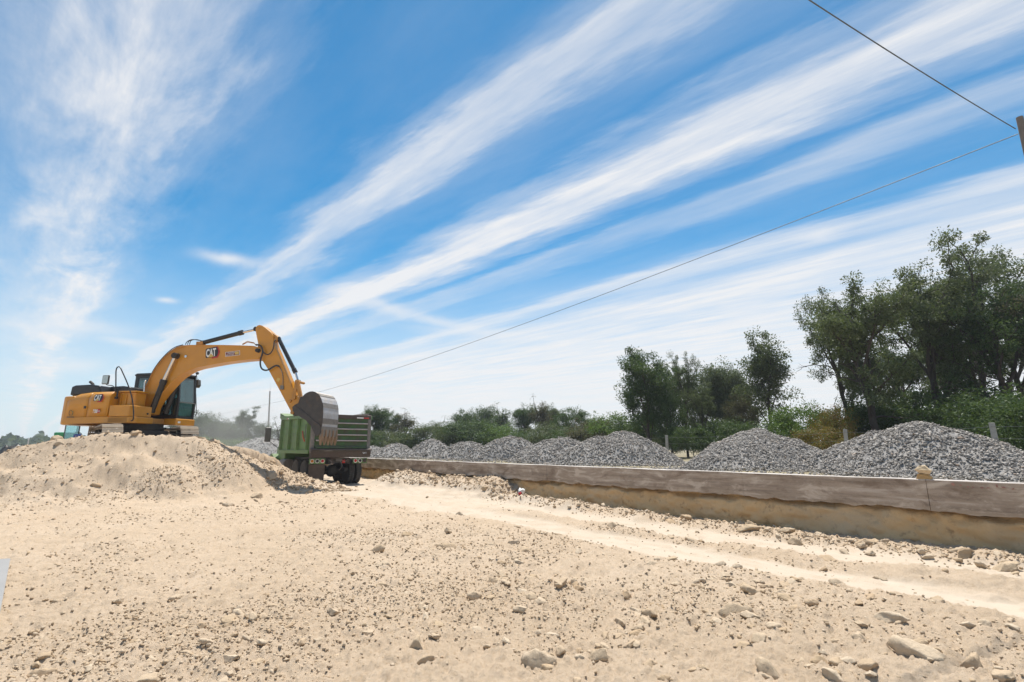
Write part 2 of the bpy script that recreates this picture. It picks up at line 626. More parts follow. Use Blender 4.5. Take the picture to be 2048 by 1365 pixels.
M_CLOD = island_mat('dry_earth_clods', [(0, (.45, .325, .205)), (.3, (.50, .385, .265)), (.6, (.56, .455, .335)), (.9, (.47, .35, .225)), (1, (.51, .41, .30))], bump=.5, bscale=45)
M_GRAV = island_mat('crushed_grey_stone', [(0, (.17, .157, .142)), (.3, (.275, .252, .228)), (.6, (.36, .33, .30)), (.85, (.46, .42, .38)), (.95, (.53, .47, .405)), (1, (.38, .28, .21))], rough=.85, bscale=30)
M_GRAVB = mat('grey_grit', (.25, .235, .22), .9, var=.35, scale=14, bump=.8, bscale=30)
M_BARK = mat('dark_bark', (.055, .042, .034), .9, var=.35, scale=5, bump=.7, bscale=18)
M_LEAF = {
    'olive': island_mat('olive_feathery_leaves', [(0, (0.063, 0.084, 0.032)), (.4, (0.098, 0.124, 0.052)), (.75, (0.135, 0.162, 0.072)), (1, (0.186, 0.206, 0.106))], .6, bscale=1.2, translucent=.32),
    'grey': island_mat('greyish_green_leaves', [(0, (0.082, 0.106, 0.049)), (.5, (0.124, 0.156, 0.082)), (1, (0.206, 0.231, 0.131))], .6, bscale=1.2, translucent=.32),
    'deep': island_mat('deep_green_leaves', [(0, (0.032, 0.063, 0.020)), (.5, (0.060, 0.106, 0.032)), (1, (0.106, 0.156, 0.052))], .55, bscale=1.0, translucent=.3),
    'fresh': island_mat('fresh_green_leaves', [(0, (0.063, 0.118, 0.023)), (.5, (0.106, 0.186, 0.032)), (1, (0.186, 0.268, 0.063))], .5, bscale=1.0, translucent=.32),
    'autumn': island_mat('reddening_leaves', [(0, (0.124, 0.106, 0.025)), (.35, (0.200, 0.162, 0.037)), (.6, (0.275, 0.112, 0.031)), (1, (0.149, 0.200, 0.037))], .55, bscale=1.0, translucent=.32),
    'brown': island_mat('dry_brown_leaves', [(0, (0.075, 0.060, 0.043)), (.5, (0.118, 0.098, 0.063)), (1, (0.149, 0.138, 0.075))], .7, bscale=1.2, translucent=.35),
    'far': island_mat('distant_dark_leaves', [(0, (0.056, 0.087, 0.056)), (.5, (0.075, 0.112, 0.068)), (1, (0.112, 0.149, 0.093))], .7, bscale=.3, translucent=.35),
}

# ------------------------------------------------------------------ ground
EX_Z = 1.45                                             # height of the platform of earth the excavator stands on
CREST = np.array([at_depth(*c) for c in [(-420, 1000, 16.6), (-250, 970, 16.9), (-100, 940, 17.1), (0, 917, 17.2), (45, 897, 17.3), (110, 884, 17.35), (190, 876, 17.4), (290, 872, 17.6),
                                         (400, 874, 18.0), (428, 882, 18.4), (470, 904, 19.2), (520, 923, 20), (560, 939, 20.6), (600, 955, 21.2), (650, 969, 21.8)]])
BANK = np.array([at_depth(*c) for c in [(425, 876, 19.4), (455, 890, 20.2), (500, 897, 20.9), (530, 907, 21.4), (565, 928, 21.9), (597, 949, 22.2)]])


def near_line(x, y, L):
    """distance to a polyline, its height there, the fraction along it, and the side (+ = camera side)"""
    n = len(L) - 1
    D = []; Zs = []; Ss = []; Sd = []
    for i in range(n):
        a = L[i]; b = L[i + 1]
        ex, ey = b[0] - a[0], b[1] - a[1]
        t = np.clip(((x - a[0]) * ex + (y - a[1]) * ey) / (ex * ex + ey * ey), 0, 1)
        dx = x - (a[0] + t * ex); dy = y - (a[1] + t * ey)
        D.append(np.hypot(dx, dy)); Zs.append(a[2] + t * (b[2] - a[2])); Ss.append((i + t) / n)
        Sd.append(np.where(ex * dy - ey * dx < 0, 1.0, -1.0))
    D = np.array(D); Zs = np.array(Zs); Ss = np.array(Ss); Sd = np.array(Sd)
    dm = D.min(0)
    w = np.exp(-(D - dm) * 7.0); w /= w.sum(0)
    k = D.argmin(0)
    return dm, (w * Zs).sum(0), (w * Ss).sum(0), np.take_along_axis(Sd, k[None], 0)[0]


def packed_mask(x, y):
    """the two smooth wheel tracks of the haul road"""
    wob = 0.18 * np.sin(y * .35 + 1) + fbm(x * .5 + 3, y * .35, 3, 5) * .35
    cA = np.interp(y, [-20, 1.6, 3.5, 6.3, 11.5, 19, 30, 80], [9.4, 9.22, 9.0, 8.68, 9.0, 9.05, 9.0, 9.0])
    cB = np.interp(y, [-20, 1.6, 3.5, 6.3, 11.5, 19, 30, 80], [7.5, 7.38, 7.25, 7.08, 7.35, 7.0, 7.0, 7.0])
    wA = np.interp(y, [0, 8, 14, 22], [.56, .6, .8, .9]); wB = np.interp(y, [0, 8, 14, 22], [.40, .42, .55, .7])
    e = fbm(x * 3, y * 1.2, 3, 9) * .5
    a = 1 - sstep(.75, 1.2, np.abs(x + wob * .4 - cA) / wA + e)
    b = 1 - sstep(.75, 1.25, np.abs(x + wob * .4 - cB) / wB + e)
    k = np.maximum(a, b)
    far = sstep(9, 13, y) * (1 - sstep(.8, 1.3, np.abs(x - 8.3) / 1.7 + e)) * .75
    return np.maximum(k, far) * (1 - .35 * (fbm(x * 5, y * 2.5, 3, 31) > .18))


def ground_parts(x, y):
    d, zc, s, side = near_line(x, y, CREST)
    k = len(CREST) - 1
    ridge = sstep(8.6 / k, 10.2 / k, s)                  # 0: back is a platform, 1: back falls away
    slope = .68 + .12 * vnoise(x * .5, y * .5, 3)
    wig = fbm(x * .9, y * .9, 4, 21) * .75
    front = zc - slope * np.maximum(d + wig * sstep(.1, 1.0, d) - .15, 0)
    front = .5 * (front + np.sqrt(front * front + .10)) - .5 * np.sqrt(.10) * np.exp(-np.maximum(front, 0) * 2) * sstep(-.2, -1.6, front)
    front = np.minimum(front, zc)
    back_pl = np.maximum(EX_Z + (zc - EX_Z) * np.exp(-d * 1.1), 0)
    back_pl = np.where(zc < EX_Z, zc + (EX_Z - zc) * sstep(0, 3.2, d) * sstep(-3.6, -1.2, x), back_pl)
    back_rd = zc - 1.1 * d
    back = back_pl * (1 - ridge) + back_rd * ridge
    # the platform ends behind the machine and towards the road
    xx = .75 * x + .66 * (y - 25)
    lim = (1 - sstep(4.6, 6.4, x + .12 * (y - 24))) * (1 - sstep(31, 37, y)) * (1 - sstep(5.0, 9.0, -x - 1.0))
    back = np.where(ridge < .5, back * lim, back)
    h = np.where(side > 0, front, back)
    b, zb, sb, sdb = near_line(x, y, BANK)
    hb = np.where(sdb > 0, zb - 5.5 * np.maximum(b - .06 + fbm(x * 3, y * 3, 3, 77) * .12, 0), zb - .5 * b)
    h = np.maximum(h, hb)
    return np.maximum(h, 0)


def ground_z(x, y, detail=True):
    x = np.asarray(x, float); y = np.asarray(y, float)
    rr = np.hypot(x, y)
    near = 1 - sstep(60, 120, rr)
    h = ground_parts(x, y) * (1 - sstep(32, 46, rr))
    mound = sstep(.02, .25, h)
    pk = packed_mask(x, y) * (1 - mound) * near
    # rubble heaped against the wall and the low berm of spill along it
    e = fbm(x * 1.4, y * 1.4, 4, 41)
    along = sstep(13.4, 14.5, y + e * 1.0) * (1 - sstep(21.5, 25.0, y))
    cut = np.interp(y, [13, 16, 18.5, 21, 24], [9.75, 9.65, 9.5, 9.3, 9.9])
    prof = sstep(0, 1, (x + e * .45 - (cut - .2)) / .5) * (.34 + .34 * sstep(cut, 10.7, x))
    soft = sstep(0, 1, (x + e * .5 - (cut - 1.0)) / 2.0) * .72
    mixk = sstep(17.0, 20.0, y)
    h = np.maximum(h, along * (prof * (1 - mixk) + soft * mixk) * (.72 + e * .2))
    toe = sstep(cut - 1.1, cut + .1, x + e * .6) * along * .14
    h = np.maximum(h, toe)
    berm = np.exp(-((x - 9.85 + e * .35) / .38) ** 2) * np.interp(y, [-6, 1, 5, 10, 14, 30], [.0, .02, .07, .15, .2, .1])
    h = np.maximum(h, berm * (1 + e) * (1 - sstep(26, 36, y)))
    mid = np.exp(-((x - 8.1) / .35) ** 2) * .05 * near * (1 - sstep(8, 14, y)) * (1 + e)
    h = h + mid * (1 - pk)
    rough = (1 - pk * .9) * near
    h = h + rough * (fbm(x * .55, y * .55, 3, 1) * .12 + fbm(x * 2.4, y * 2.4, 3, 2) * .04)
    h = h + mound * near * (fbm(x * 1.5, y * 1.5, 3, 51) * .11 + np.abs(fbm(x * 4.2, y * 4.2, 3, 53)) * .11 - .02)
    # old dozer tracks pressed into the loose fill
    qx = .92 * x + .39 * y
    qy = -.39 * x + .92 * y
    rib = np.sin(qy * 2 * math.pi / .19 + fbm(x, y, 2, 61) * 3) * sstep(.06, .3, vnoise(qx * .9, qy * .12, 63) + .12)
    h = h + rough * (1 - mound * .7) * rib * .014
    if detail:
        n = fbm(x * 8.5, y * 8.5, 2, 6, .7)
        crumb = np.abs(fbm(x * 19, y * 19, 3, 16, .65))
        h = h + rough * (n * .030 + crumb * .055 + np.maximum(fbm(x * 5, y * 5, 2, 15) - .22, 0) * .08)
    h = h - (1 - sstep(0, .12, pk)) * 0 - pk * .03
    return h, pk


def build_ground():
    aF = math.atan2(FW[1], FW[0])
    dense = np.linspace(-R_(60), R_(60), 760)
    rest = np.linspace(R_(60), 2 * math.pi - R_(60), 90)[1:-1]
    th = aF - np.concatenate([dense, rest])
    r = np.concatenate([np.geomspace(.25, 2.6, 24)[:-1], np.geomspace(2.6, 44, 540)[:-1], np.geomspace(44, 5200, 70)])
    T, RR = np.meshgrid(th, r)
    X = RR * np.cos(T); Y = RR * np.sin(T)
    Z, PK = ground_z(X, Y)
    under = sstep(10.6, 10.9, X)
    Z = Z * (1 - under) + np.minimum(Z, .4) * under
    n, m = X.shape
    V = np.stack([X.ravel(), Y.ravel(), Z.ravel()], 1)
    i = np.arange(n - 1)[:, None] * m; j = np.arange(m)[None, :]; j2 = (j + 1) % m
    Q = np.stack([(i + j).ravel(), (i + j2).ravel(), (i + m + j2).ravel(), (i + m + j).ravel()], 1)
    me = np_mesh('ground', V, Q, smooth=False)
    at = me.attributes.new('packed', 'FLOAT', 'POINT')
    at.data.foreach_set('value', PK.ravel().astype(np.float32))
    me.materials.append(M_SOIL)
    o = bpy.data.objects.new('ground', me)
    link(o)
    tag(o, 'bare pale sandy ground with a big heaped mound and packed wheel tracks', None, None, 'structure')
    bm_flip(me)
    return o


def bm_flip(me):
    # make the sheet face up
    if me.polygons[len(me.polygons) // 2].normal.z < 0:
        me.flip_normals()


build_ground()

# the upper terrace behind the wall
WX = 10.8
TZ = 0.92


def build_terrace():
    xs = np.concatenate([np.linspace(WX + .12, 40, 60), np.geomspace(42, 4000, 24)])
    ys = np.concatenate([-np.geomspace(3000, 12, 16), np.linspace(-10, 90, 130), np.geomspace(93, 4000, 24)])
    X, Y = np.meshgrid(xs, ys)
    Z = TZ + fbm(X * .4, Y * .4, 4, 71) * .10 * sstep(WX + .3, WX + 2, X)
    n, m = X.shape
    V = np.stack([X.ravel(), Y.ravel(), Z.ravel()], 1)
    i = np.arange(n - 1)[:, None] * m; j = np.arange(m - 1)[None, :]
    Q = np.stack([(i + j).ravel(), (i + j + 1).ravel(), (i + m + j + 1).ravel(), (i + m + j).ravel()], 1)
    me = np_mesh('terrace_ground', V, Q, smooth=True)
    me.materials.append(mat('dry_grassy_soil', (.24, .20, .12), .95, var=.35, scale=.6, bump=.6, bscale=12))
    bm_flip(me)
    tag(link(bpy.data.objects.new('terrace_ground', me)), 'higher dry ground behind the low concrete wall', None, None, 'structure')
    # the cut earth face below the wall
    ys = np.concatenate([np.linspace(-14, 0, 60), np.linspace(0, 30, 620)[1:], np.linspace(30, 75, 160)[1:]])
    zs = np.linspace(-.12, .72, 26)
    Yg, Zg = np.meshgrid(ys, zs)
    Xg = WX + .02 - (.60 - Zg) * .10 + fbm(Yg * 1.1, Zg * 2.2, 4, 81) * .12 + fbm(Yg * 6, Zg * 9, 4, 83) * .085
    Xg = Xg + sstep(.45, .56, Zg + fbm(Yg * 3, Yg * 0, 3, 87) * .10) * .16
    Xg = np.where(Zg > .62, WX + .135, Xg)
    n, m = Xg.shape
    V = np.stack([Xg.ravel(), Yg.ravel(), Zg.ravel()], 1)
    i = np.arange(n - 1)[:, None] * m; j = np.arange(m - 1)[None, :]
    Q = np.stack([(i + j).ravel(), (i + m + j).ravel(), (i + m + j + 1).ravel(), (i + j + 1).ravel()], 1)
    me = np_mesh('earth_bank', V, Q, smooth=True)
    m_ = bpy.data.materials.new('cut_tan_earth')
    m_.use_nodes = True
    t = NT(m_.node_tree); bs = m_.node_tree.nodes['Principled BSDF']
    pos = t.new('ShaderNodeNewGeometry').outputs['Position']
    c = t.mix(t.rng(t.noise(pos, 1.4, 7, .62), .3, .7), (.52, .345, .175), (.60, .435, .25))
    c = t.mix(t.rng(t.noise(pos, 6.0, 7, .7), .56, .72, 0, .75), c, (.20, .125, .065))
    c = t.mix(t.rng(t.noise(pos, .8, 3, .5), .5, .75, 0, .5), c, (.46, .40, .30))
    t.put(bs.inputs['Base Color'], c); bs.inputs['Roughness'].default_value = .95; bs.inputs['Specular IOR Level'].default_value = .1
    b = t.new('ShaderNodeBump'); b.inputs['Strength'].default_value = .7; b.inputs['Distance'].default_value = .03
    t.put(b.inputs['Height'], t.noise(pos, 18, 8, .68)); t.l.new(b.outputs[0], bs.inputs['Normal'])
    me.materials.append(m_)
    tag(link(bpy.data.objects.new('earth_bank', me)), 'cut face of tan earth under the concrete wall', None, None, 'structure')


build_terrace()

# ------------------------------------------------------------------ low concrete wall in cast panels


def concrete_mat():
    m = bpy.data.materials.new('stained_cast_concrete')
    m.use_nodes = True
    t = NT(m.node_tree); bs = m.node_tree.nodes['Principled BSDF']
    pos = t.new('ShaderNodeNewGeometry').outputs['Position']
    sp = t.new('ShaderNodeSeparateXYZ'); t.l.new(pos, sp.inputs[0])
    z = sp.outputs[2]; y = sp.outputs[1]
    hor = t.noise(t.comb(t.m('MULTIPLY', y, .45), t.m('MULTIPLY', z, 9.0)), 1.0, 7, .62)
    bl = t.noise(pos, 1.1, 7, .6)
    fine = t.noise(pos, 22.0, 6, .65)
    c = t.mix(t.rng(bl, .3, .7), (.295, .232, .175), (.41, .335, .27))
    c = t.mix(t.rng(hor, .45, .68, 0, .75), c, (.15, .112, .085))
    c = t.mix(t.rng(hor, .44, .30, 0, .8), c, (.52, .45, .39))
    c = t.mix(t.rng(fine, .55, .75, 0, .3), c, (.46, .41, .36))
    drip = t.noise(t.comb(t.m('MULTIPLY', y, 5.5), t.m('MULTIPLY', z, .9), 2.0), 1.0, 4, .6)
    c = t.mix(t.rng(drip, .63, .72, 0, .45), c, (.48, .44, .40))
    blo = t.noise(t.comb(t.m('MULTIPLY', y, 1.6), t.m('MULTIPLY', z, 4.5), 7.0), 1.0, 8, .68, .6)
    c = t.mix(t.rng(blo, .52, .62, 0, .85), c, (.52, .44, .365))
    c = t.mix(t.rng(blo, .47, .36, 0, .75), c, (.17, .12, .085))
    low = t.rng(t.m('ADD', z, t.m('MULTIPLY', t.noise(pos, 3.0, 5, .6), .12)), .70, .58, 0, .45)
    c = t.mix(low, c, (.46, .36, .26))
    # flat top coloured paler, sunlight painted into the concrete
    g = t.new('ShaderNodeNewGeometry'); sn = t.new('ShaderNodeSeparateXYZ'); t.l.new(g.outputs['Normal'], sn.inputs[0])
    c = t.mix(t.rng(sn.outputs[2], .5, .9), c, (.52, .47, .43))
    t.put(bs.inputs['Base Color'], c)
    bs.inputs['Roughness'].default_value = .9
    b = t.new('ShaderNodeBump'); b.inputs['Strength'].default_value = .35; b.inputs['Distance'].default_value = .012
    t.put(b.inputs['Height'], t.m('ADD', t.noise(pos, 30, 6, .6), hor)); t.l.new(b.outputs[0], bs.inputs['Normal'])
    return m


M_CONC = concrete_mat()


def build_wall():
    root = empty('concrete_wall', (WX, 0, .5), 0, 'long low stained concrete wall of cast panels edging the gravel piles', 'wall')
    P = 3.17
    k0 = -5
    for k in range(k0, 19):
        y0 = 2.83 + P * k + .0035; y1 = 2.83 + P * (k + 1) - .0035
        n = 64
        ys = np.linspace(y0, y1, n)
        bot = .565 + fbm(ys * 2.3, ys * 0, 4, 91) * .05 + fbm(ys * 12, ys * 0, 3, 93) * .02
        top = np.full(n, 1.047) + fbm(ys * 1.2, ys * 0 + 3, 3, 95) * .008
        dx = .012 * vnoise(np.array([k * 1.7]), np.array([.5]), 4)[0]
        zf = np.linspace(0, 1, 7)
        V = []
        xf = WX - .085 + dx
        xb = WX + .14 + dx
        for i in range(n):
            for q in zf:
                V.append((xf + .006 * math.sin(ys[i] * 2 + k) - (.01 * q), ys[i], bot[i] * (1 - q) + (top[i] - .008) * q))
            V.append((xf + .0, ys[i], top[i]))
            V.append((xb, ys[i], top[i]))
            V.append((xb, ys[i], bot[i]))
        w = len(zf) + 3
        F = []
        for i in range(n - 1):
            for q in range(w):
                q2 = (q + 1) % w
                F.append((i * w + q, i * w + q2, (i + 1) * w + q2, (i + 1) * w + q))
        F.append(tuple(range(w)))
        F.append(tuple(range((n - 1) * w, n * w))[::-1])
        mb = MB().add(V, F)
        o = mb.build('panel', M_CONC, root)
        o.location = (-WX, 0, -.5)
    # faint red survey marks on the third panel
    o = None
    mb = MB()
    random.seed(5)
    for i in range(9):
        y = 2.52 - i * .085 - random.random() * .04
        h = .02 + random.random() * .035; w = .015 + random.random() * .03; zz = .945 + random.random() * .03; sl = random.uniform(-.02, .02)
        mb.add([(WX - .112, y, zz), (WX - .112, y - w, zz + .004), (WX - .112, y - w * .8 + sl, zz + h), (WX - .112, y + sl, zz + h * .8)], [(0, 3, 2, 1)])
    o = mb.build('survey_mark', mat('faded_red_spray', (.30, .16, .13), .9, var=.4), root)
    o.location = (-WX, 0, -.5)


build_wall()

# ------------------------------------------------------------------ loose stones


def ico(sub):
    bm = bmesh.new()
    bmesh.ops.create_icosphere(bm, subdivisions=sub, radius=1.0)
    V = np.array([v.co[:] for v in bm.verts]); F = np.array([[v.index for v in f.verts] for f in bm.faces])
    bm.free()
    return V, F


ICO1 = ico(1)
ICO2 = ico(2)
ICO3 = ico(3)
OCT = (np.array([(1, 0, 0), (0, 1, 0), (-1, 0, 0), (0, -1, 0), (0, 0, 1), (0, 0, -1)], float),
       np.array([(0, 1, 4), (1, 2, 4), (2, 3, 4), (3, 0, 4), (1, 0, 5), (2, 1, 5), (3, 2, 5), (0, 3, 5)]))


def rock_verts(base, seed, rough=.28, flat=.75):
    """an angular lump: random planes cut from a ball"""
    rg = np.random.default_rng(seed)
    V = base.copy()
    for _ in range(10):
        n = rg.normal(size=3); n /= np.linalg.norm(n)
        c = rg.uniform(.38, .78)
        d = V @ n - c
        V = V - np.outer(np.maximum(d, 0) * .96, n)
    V = V * (1 + rg.normal(size=(len(V), 1)) * rough * .12)
    V = V * np.array([1.15, rg.uniform(.75, 1.0), flat * rg.uniform(.75, 1.1)])
    return V


def scatter_mesh(name, base_list, pos, size, mat_, rg, squash=.8, jitter=.25, nrm=None):
    """many lumps as one mesh; base_list = [(V, F), ...]"""
    allV = []; allF = []; off = 0
    n = len(pos)
    which = rg.integers(0, len(base_list), n)
    for k, (V, F) in enumerate(base_list):
        idx = np.nonzero(which == k)[0]
        if len(idx) == 0:
            continue
        m = len(idx)
        q = rg.normal(size=(m, 4)); q /= np.linalg.norm(q, axis=1)[:, None]
        w, x, y, z = q.T
        Rm = np.stack([1 - 2 * (y * y + z * z), 2 * (x * y - z * w), 2 * (x * z + y * w),
                       2 * (x * y + z * w), 1 - 2 * (x * x + z * z), 2 * (y * z - x * w),
                       2 * (x * z - y * w), 2 * (y * z + x * w), 1 - 2 * (x * x + y * y)], 1).reshape(m, 3, 3)
        W = V[None] * (1 + rg.normal(size=(m, len(V), 1)) * jitter * .5)
        W = W * rg.uniform(.6, 1.15, (m, 1, 3))
        W = np.einsum('mij,mvj->mvi', Rm, W) * size[idx][:, None, None]
        W[:, :, 2] *= squash
        W += pos[idx][:, None, :]
        allV.append(W.reshape(-1, 3))
        allF.append((F[None] + (np.arange(m) * len(V))[:, None, None] + off).reshape(-1, 3))
        off += m * len(V)
    me = np_mesh(name, np.concatenate(allV), None, np.concatenate(allF))
    me.materials.append(mat_)
    return me


def pix_of(P):
    v = P - CP
    f = v @ FW; l = v @ RT; u = v[:, 2]
    zc = f * math.cos(PITCH) + u * math.sin(PITCH); yc = u * math.cos(PITCH) - f * math.sin(PITCH)
    return 1024 + FOC * l / zc, 682.5 - FOC * yc / zc, zc


def build_stones():
    rg = np.random.default_rng(3)
    P = []; S = []
    half = R_(58)
    aF = math.atan2(FW[1], FW[0])
    for s, dens, rmax in ((.010, 800, 6.5), (.016, 300, 11), (.024, 75, 17), (.036, 16, 27), (.054, 5.0, 34), (.080, 1.1, 36), (.12, .2, 36)):
        rmin = 2.3
        area = half * (rmax ** 2 - rmin ** 2)
        n = int(area * dens)
        r = np.sqrt(rg.uniform(rmin ** 2, rmax ** 2, n)); th = aF + rg.uniform(-half, half, n)
        x = r * np.cos(th); y = r * np.sin(th)
        keep = x < WX - .12
        x = x[keep]; y = y[keep]
        pk = packed_mask(x, y)
        cl = fbm(x * .55, y * .55, 3, 101)
        d, _, ss, sd = near_line(x, y, CREST)
        foot = np.exp(-((d - 3.0) / .8) ** 2) * (sd > 0)
        wallr = sstep(9.0, 10.2, x) * 1.2
        prob = np.clip(.45 + cl * 1.3, .04, 1) * (1 - .96 * pk) * np.where((d < 2.6) & (sd > 0), 1.25, 1.0) + foot * .45 + wallr * .5
        prob = np.where(pk > .4, .03, prob)
        # the near left is finer, the right-hand foreground is stonier
        if s > .05:
            prob = prob * np.interp(x, [-6, 0, 2, 4, 6.5], [.12, .2, .45, 1.0, 1.6]) + ((d < 3.2) & (sd > 0)) * .35
        keep = rg.uniform(size=len(x)) < prob
        # nothing on the machine's stand or under the truck
        keep &= ~((x > 6.4) & (x < 9.6) & (y > 22.2) & (y < 32))
        keep &= ~((np.hypot(x - .8, y - 25.5) < 3.6))
        x = x[keep]; y = y[keep]
        sz = s * rg.lognormal(0, .28, len(x))
        sz = np.minimum(np.minimum(sz, .015 * np.hypot(x, y)), .16)
        z = ground_z(x, y)[0] + sz * rg.uniform(-.35, .2, len(x))
        P.append(np.stack([x, y, z], 1)); S.append(sz)
    # rubble on the heap against the wall, and along the wall foot
    for n, s in ((1500, .035), (420, .07), (70, .12)):
        y = rg.uniform(13.6, 24, n); x = rg.uniform(9.0, 10.68, n)
        z0 = ground_z(x, y)[0]
        k = z0 > .18
        sz = s * rg.lognormal(0, .3, n)
        P.append(np.stack([x, y, z0 + sz * .3], 1)[k]); S.append(sz[k])
    for n, s in ((1400, .022), (500, .045), (60, .085)):
        y = rg.uniform(-2, 14, n); x = rg.normal(9.8, .25, n)
        k = x < 10.66
        sz = s * rg.lognormal(0, .3, n)
        P.append(np.stack([x, y, ground_z(x, y)[0] + sz * .3], 1)[k]); S.append(sz[k])
    # clods all over the front of the mound
    for n, s in ((5200, .022), (2000, .036), (520, .056), (90, .09)):
        t = rg.uniform(0, 1, n); i = np.minimum((t * (len(CREST) - 1)).astype(int), len(CREST) - 2); f = t * (len(CREST) - 1) - i
        q = CREST[i] * (1 - f)[:, None] + CREST[i + 1] * f[:, None]
        dn = rg.uniform(-.3, 4.2, n) ** 1.0
        x = q[:, 0] - FW[0] * dn + rg.normal(0, .2, n); y = q[:, 1] - FW[1] * dn + rg.normal(0, .2, n)
        k = rg.uniform(size=n) < np.clip(.5 + fbm(x * .7, y * .7, 3, 111) * 1.6, .08, 1)
        sz = s * rg.lognormal(0, .3, n)
        P.append(np.stack([x, y, ground_z(x, y)[0] + sz * .15], 1)[k]); S.append(sz[k])
    # the stonier strip of the right-hand foreground
    for n, s in ((1500, .020), (700, .032), (230, .047), (60, .066)):
        x = rg.uniform(2.6, 6.9, n); y = rg.uniform(-1.5, 6.5, n)
        k = (rg.uniform(size=n) < np.clip(.5 + fbm(x * .8, y * .8, 3, 121) * 1.5, .1, 1)) & (packed_mask(x, y) < .2) & (np.hypot(x, y) > 3.2)
        sz = s * rg.lognormal(0, .28, n)
        P.append(np.stack([x, y, ground_z(x, y)[0] + sz * .05], 1)[k]); S.append(sz[k])
    # the collar of stones where the mound runs out beside the truck
    for n, s in ((700, .04), (160, .08), (20, .13)):
        x = rg.uniform(4.4, 7.6, n); y = rg.uniform(19.6, 22.6, n)
        sz = s * rg.lognormal(0, .3, n)
        P.append(np.stack([x, y, ground_z(x, y)[0] + sz * .3], 1)); S.append(sz)
    P = np.concatenate(P); S = np.concatenate(S)
    px, py, zc = pix_of(P)
    vis = (px > -20) & (px < 2068) & (py < 1400) & (zc > .5)
    app = np.where(vis, S / zc, 0)
    # big clods picked out from the photograph (pixel, half-width in pixels)
    hand = [(1073, 1323, 24), (1465, 1226, 20), (1835, 1302, 27), (1783, 1233, 20), (831, 1290, 17), (1943, 1327, 20), (1555, 1254, 13), (1622, 1206, 12), (1534, 1336, 16),
            (1672, 1323, 14), (1636, 1320, 14), (1252, 1190, 10), (1450, 1150, 12), (1438, 1130, 8), (1500, 1183, 13), (1738, 1328, 13), (1715, 1268, 11), (1840, 1283, 12),
            (1935, 1250, 9), (2005, 1350, 16), (458, 1317, 17), (513, 984, 9), (690, 906, 1), (462, 974, 8), (1060, 1192, 10), (1197, 1313, 16), (1120, 1297, 12), (847, 1318, 12),
            (497, 1276, 8), (68, 1264, 8), (348, 1194, 7), (181, 1333, 7), (1275, 1256, 14), (1300, 1225, 10), (984, 1116, 6), (895, 1064, 6), (980, 1090, 6), (292, 954, 8),
            (258, 971, 7), (352, 962, 6), (413, 980, 8), (555, 965, 7), (617, 985, 6), (107, 960, 6), (125, 972, 6), (1760, 1152, 8), (1800, 1194, 7), (1620, 1055, 3)]
    HP = []; HS = []
    for hx, hy, hw in hand:
        if hw < 3:
            continue
        q = on_ground(hx, hy, .02)
        for _ in range(12):
            zz = float(ground_z(q[0], q[1])[0])
            q = .5 * q + .5 * on_ground(hx, hy, zz + .02)
        z_c = np.dot(q - CP, FW)
        HS.append(hw * z_c / FOC * 1.15); HP.append((q[0], q[1], float(ground_z(q[0], q[1])[0]) + HS[-1] * .12))
    HP = np.array(HP); HS = np.array(HS)
    order = np.argsort(-app)
    top = order[:300 - len(HP)]
    rest = np.setdiff1d(np.arange(len(P)), top)
    bases = [(rock_verts(ICO1[0], 40 + i, .5), ICO1[1]) for i in range(6)]
    small = [(OCT[0], OCT[1])]
    big = rest[S[rest] > .024]; sm = rest[S[rest] <= .024]
    me1 = scatter_mesh('pebbles', bases, P[big], S[big] * .95, M_CLOD, rg)
    o = link(bpy.data.objects.new('pebbles', me1))
    tag(o, 'countless small tan pebbles and crumbs strewn over the bare ground', 'pebbles', None, 'stuff')
    me2 = scatter_mesh('earth_crumbs', small, P[sm], S[sm] * 1.05, M_CLOD, rg, jitter=.35)
    o = link(bpy.data.objects.new('earth_crumbs', me2))
    tag(o, 'fine crumbs of dry earth scattered over the near ground', 'crumbs', None, 'stuff')
    # the 300 largest are things of their own
    protos = []
    rgp = np.random.default_rng(5)
    for i in range(10):
        V = rock_verts(ICO3[0], 200 + i, .22, .85)
        nz = np.array([fbm(V[:, 0] * 3.4 + i, V[:, 1] * 3.4 + V[:, 2] * 2.7, 3, 300 + i, .65)]).T
        me = np_mesh('clod', V * (1.18 + nz * .36 + rgp.normal(size=nz.shape) * .02), None, ICO3[1], smooth=False)
        me.materials.append(M_CLOD)
        protos.append(me)

    def put(p, s, lab, grp, tall=1.0):
        o = bpy.data.objects.new('earth_clod', protos[rg.integers(0, 10)])
        o.location = p
        o.rotation_euler = (rg.uniform(-.35, .35), rg.uniform(-.35, .35), rg.uniform(0, 6.28))
        o.scale = (s * rg.uniform(.85, 1.1), s * rg.uniform(.75, 1.05), s * rg.uniform(.7, .98) * tall)
        COL.objects.link(o)
        tag(o, lab, 'clod', grp)
    special = {0: 'large rounded tan clod nearest the camera at the bottom centre of the ground',
               1: 'long leaning tan clod on the stony ground below the wheel tracks',
               2: 'large elongated tan clod low in the right foreground',
               3: 'flat greyish slab of stone on the ground right of centre foreground',
               4: 'pale rounded clod in the bottom foreground left of the largest clod',
               5: 'blocky dark-sided clod near the bottom right corner of the ground'}
    HPx, HPy, _ = pix_of(HP)
    Px, Py, _ = pix_of(P)

